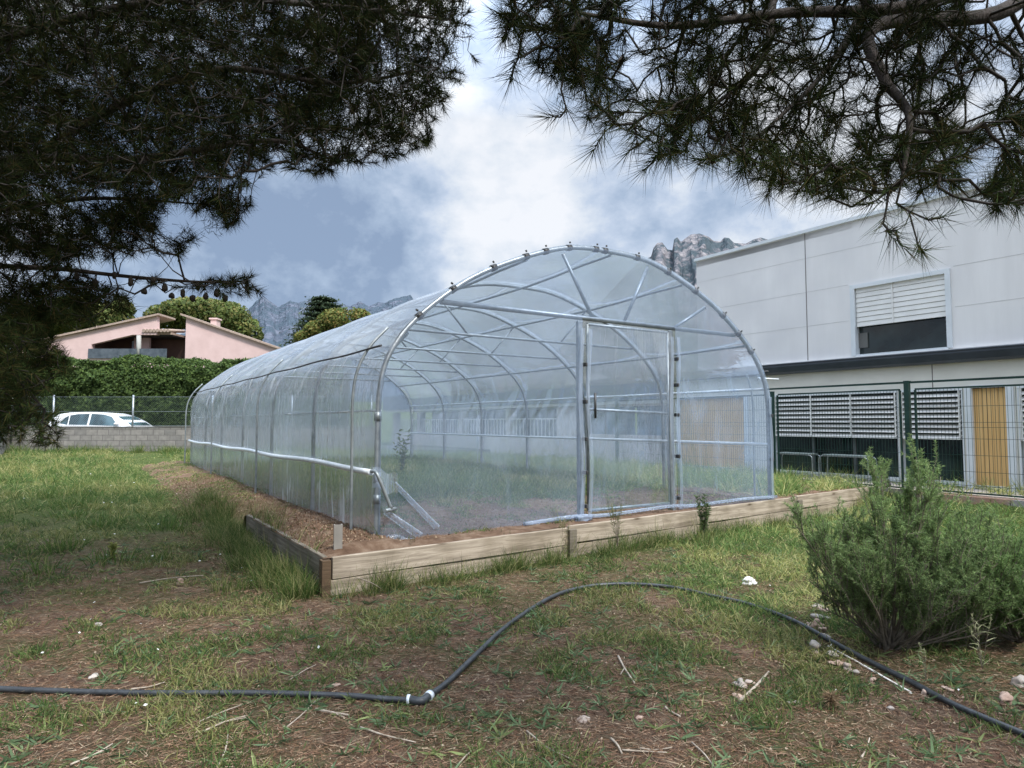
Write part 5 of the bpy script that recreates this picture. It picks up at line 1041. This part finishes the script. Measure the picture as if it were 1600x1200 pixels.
# dry leaning bracts under the bush: small plants with their own stems
def plant(name, label, px, py, h, n, pal, leaf=.07, lw=.010, seed=False):
    g_ = G(px, py); r = thing(name, label, 'plant', tuple(g_)); mb = MB(); P, D_, LL = [], [], []
    for i in range(n):
        a = rng.uniform(0, 6.28); s = rng.uniform(.05, .22); tip = g_+np.array([math.cos(a)*s*h, math.sin(a)*s*h, h*rng.uniform(.7, 1.05)]); C = curve([g_-[0, 0, .01], g_+(tip-g_)*.5+[0, 0, .02], tip], 5); mb.tube(C, np.linspace(.0022, .001, len(C)), 4)
        for c in C[1:]: 
            for q in range(2 if not seed else 1): aa = rng.uniform(0, 6.28); P.append(c); D_.append((math.cos(aa), math.sin(aa), .6)); LL.append(leaf*rng.uniform(.5, 1.1))
        if seed:
            for q in range(22): f = rng.uniform(.8, 1.03); aa = rng.uniform(0, 6.28); P.append(g_+(tip-g_)*f); D_.append((math.cos(aa)*.5, math.sin(aa)*.5, 1)); LL.append(.018)
    mb.build('stems', m_stem, r); m = len(P); mobj('leaves', blade_mesh('leaves', np.array(P), unit(np.array(D_)), np.array(LL), np.full(m, lw), mixc(pal, m), bend=.5, seg=2), m_leaf, r)
gp_ = [(.10, .15, .05), (.13, .19, .06)]
plant('leafy_weed', 'bushy green weed growing against the timber stake in front of the door', 1100, 832, .42, 12, [(.06, .1, .035), (.09, .13, .045)], .07, .018)
plant('leafy_weed', 'small yellowish weed on the grass at the middle left', 175, 873, .16, 8, [(.30, .30, .09), (.24, .27, .08)], .05, .02)
plant('seed_grass', 'pale seeding grass stalk in front of the right-hand bush', 1535, 1045, .34, 4, [(.42, .42, .25), (.35, .37, .2)], .08, .005, True)
plant('seed_grass', 'single short pale grass stalk under the rosemary bush', 1447, 1062, .2, 2, [(.42, .42, .25), (.35, .37, .2)], .06, .005, True)
plant('seed_grass', 'dark seeding grass stalks in front of the near end of the timber', 640, 905, .42, 9, [(.14, .13, .06), (.1, .09, .05)], .06, .004, True)
plant('seed_grass', 'dark seeding grass stalks in front of the timber left of the first stake', 790, 885, .40, 7, [(.14, .13, .06), (.1, .09, .05)], .06, .004, True)
plant('seed_grass', 'grass stalks standing before the timber right of the first stake', 880, 872, .42, 11, [(.2, .2, .09), (.3, .27, .14)], .1, .005, True)
plant('seed_grass', 'grass stalks standing before the timber left of the door post', 965, 852, .42, 11, [(.1, .13, .05), (.16, .17, .07)], .1, .005, True)
plant('sapling', 'leafy young shrub growing inside the greenhouse near its left wall', 628, 745, .95, 9, [(.08, .12, .04), (.11, .15, .05)], .12, .035)
plant('dry_clump', 'small dry brown grass clump in the lower right foreground', 1298, 1108, .07, 14, [(.28, .2, .12), (.2, .14, .08)], .06, .006)

# ---------------------------------------------------------------- sky, sun, camera
SUN_EL, SUN_AZ = R(52), R(140)                 # azimuth clockwise from +Y
w = bpy.data.worlds.new('World'); S.world = w; w.use_nodes = True; nt = w.node_tree; nt.nodes.clear()
N = lambda t, **k: _n(nt, t, k); L = nt.links.new
out = N('ShaderNodeOutputWorld'); sky = N('ShaderNodeTexSky', sky_type='NISHITA', sun_disc=False, sun_elevation=SUN_EL, sun_rotation=SUN_AZ); bg = N('ShaderNodeBackground', i_Strength=.10); L(sky.outputs[0], bg.inputs[0])
tc = N('ShaderNodeTexCoord'); mp = N('ShaderNodeMapping'); mp.inputs['Scale'].default_value = (1, 1, 1.35); L(tc.outputs['Generated'], mp.inputs[0])
n1 = N('ShaderNodeTexNoise', i_Scale=3.6, i_Detail=10., i_Roughness=.56, i_Distortion=.1); L(mp.outputs[0], n1.inputs['Vector'])
def lobe(px, py, k):
    d = ray(px, py); d = d/np.linalg.norm(d); v = N('ShaderNodeVectorMath', operation='DOT_PRODUCT'); L(tc.outputs['Generated'], v.inputs[0]); v.inputs[1].default_value = tuple(d)
    a = N('ShaderNodeMath', operation='SUBTRACT'); L(v.outputs['Value'], a.inputs[0]); a.inputs[1].default_value = 1.; b = N('ShaderNodeMath', operation='MULTIPLY'); L(a.outputs[0], b.inputs[0]); b.inputs[1].default_value = k; e = N('ShaderNodeMath', operation='EXPONENT'); L(b.outputs[0], e.inputs[0]); return e.outputs[0]
def _val(x):
    q = N('ShaderNodeValue'); q.outputs[0].default_value = x; return q.outputs[0]
def madd(a, f, b):
    m = N('ShaderNodeMath', operation='MULTIPLY_ADD'); L(a, m.inputs[0]); m.inputs[1].default_value = f; L(b, m.inputs[2]); return m.outputs[0]
v = madd(n1.outputs[0], 1.9, _val(-.47))
n4 = N('ShaderNodeTexNoise', i_Scale=13., i_Detail=8., i_Roughness=.6); L(mp.outputs[0], n4.inputs['Vector'])
v = madd(lobe(480, 390, 26), -.26, v); v = madd(lobe(800, 300, 90), .13, v); v = madd(lobe(1170, 350, 90), .12, v); v = madd(lobe(990, 300, 90), -.10, v); v = madd(lobe(720, 180, 60), .05, v); v = madd(lobe(780, 200, 120), -.07, v); v = madd(lobe(430, 440, 150), .14, v); v = madd(lobe(600, 330, 150), .07, v); v = madd(_val(.035), 1., v); v = madd(n4.outputs[0], .42, v); v = madd(_val(-.19), 1., v)
rp = N('ShaderNodeValToRGB'); e = rp.color_ramp.elements; e[0].position = .30; e[0].color = (.24, .32, .46, 1); e[1].position = .80; e[1].color = (.80, .82, .86, 1)
for p, c in ((.42, (.35, .44, .58, 1)), (.54, (.49, .57, .70, 1)), (.66, (.67, .72, .79, 1))): x = e.new(p); x.color = c
L(v, rp.inputs[0]); cb = N('ShaderNodeBackground'); sz = N('ShaderNodeSeparateXYZ'); L(tc.outputs['Generated'], sz.inputs[0]); zr = N('ShaderNodeMapRange'); L(sz.outputs[2], zr.inputs[0]); zr.inputs[1].default_value = .42; zr.inputs[2].default_value = 1.; zr.inputs[3].default_value = 1.25; zr.inputs[4].default_value = 6.5; L(zr.outputs[0], cb.inputs[1]); L(rp.outputs[0], cb.inputs[0]); ms = N('ShaderNodeMixShader', n_0=.88); L(bg.outputs[0], ms.inputs[1]); L(cb.outputs[0], ms.inputs[2]); L(ms.outputs[0], out.inputs[0])  # overhead sky, out of view, strengthened to add light on the ground
sd = bpy.data.lights.new('sun', 'SUN'); sd.energy = 5.0; sd.angle = R(10); sd.color = (1, .96, .9); so = bpy.data.objects.new('sun', sd); COL.objects.link(so)
dirv = Vector((math.sin(SUN_AZ)*math.cos(SUN_EL), math.cos(SUN_AZ)*math.cos(SUN_EL), math.sin(SUN_EL))); so.rotation_euler = dirv.to_track_quat('Z', 'Y').to_euler()
cd = bpy.data.cameras.new('camera'); cd.sensor_width = 36; cd.lens = FOC/1600*36; cd.clip_start = .05; cd.clip_end = 9000; co = bpy.data.objects.new('camera', cd); COL.objects.link(co); co.location = (0, 0, CAMZ); co.rotation_euler = (R(90)+PITCH, 0, 0); S.camera = co
S.view_settings.view_transform = 'Standard'; S.view_settings.look = 'None'; S.view_settings.exposure = 0
S.cycles.transparent_max_bounces = 24; S.cycles.max_bounces = 7
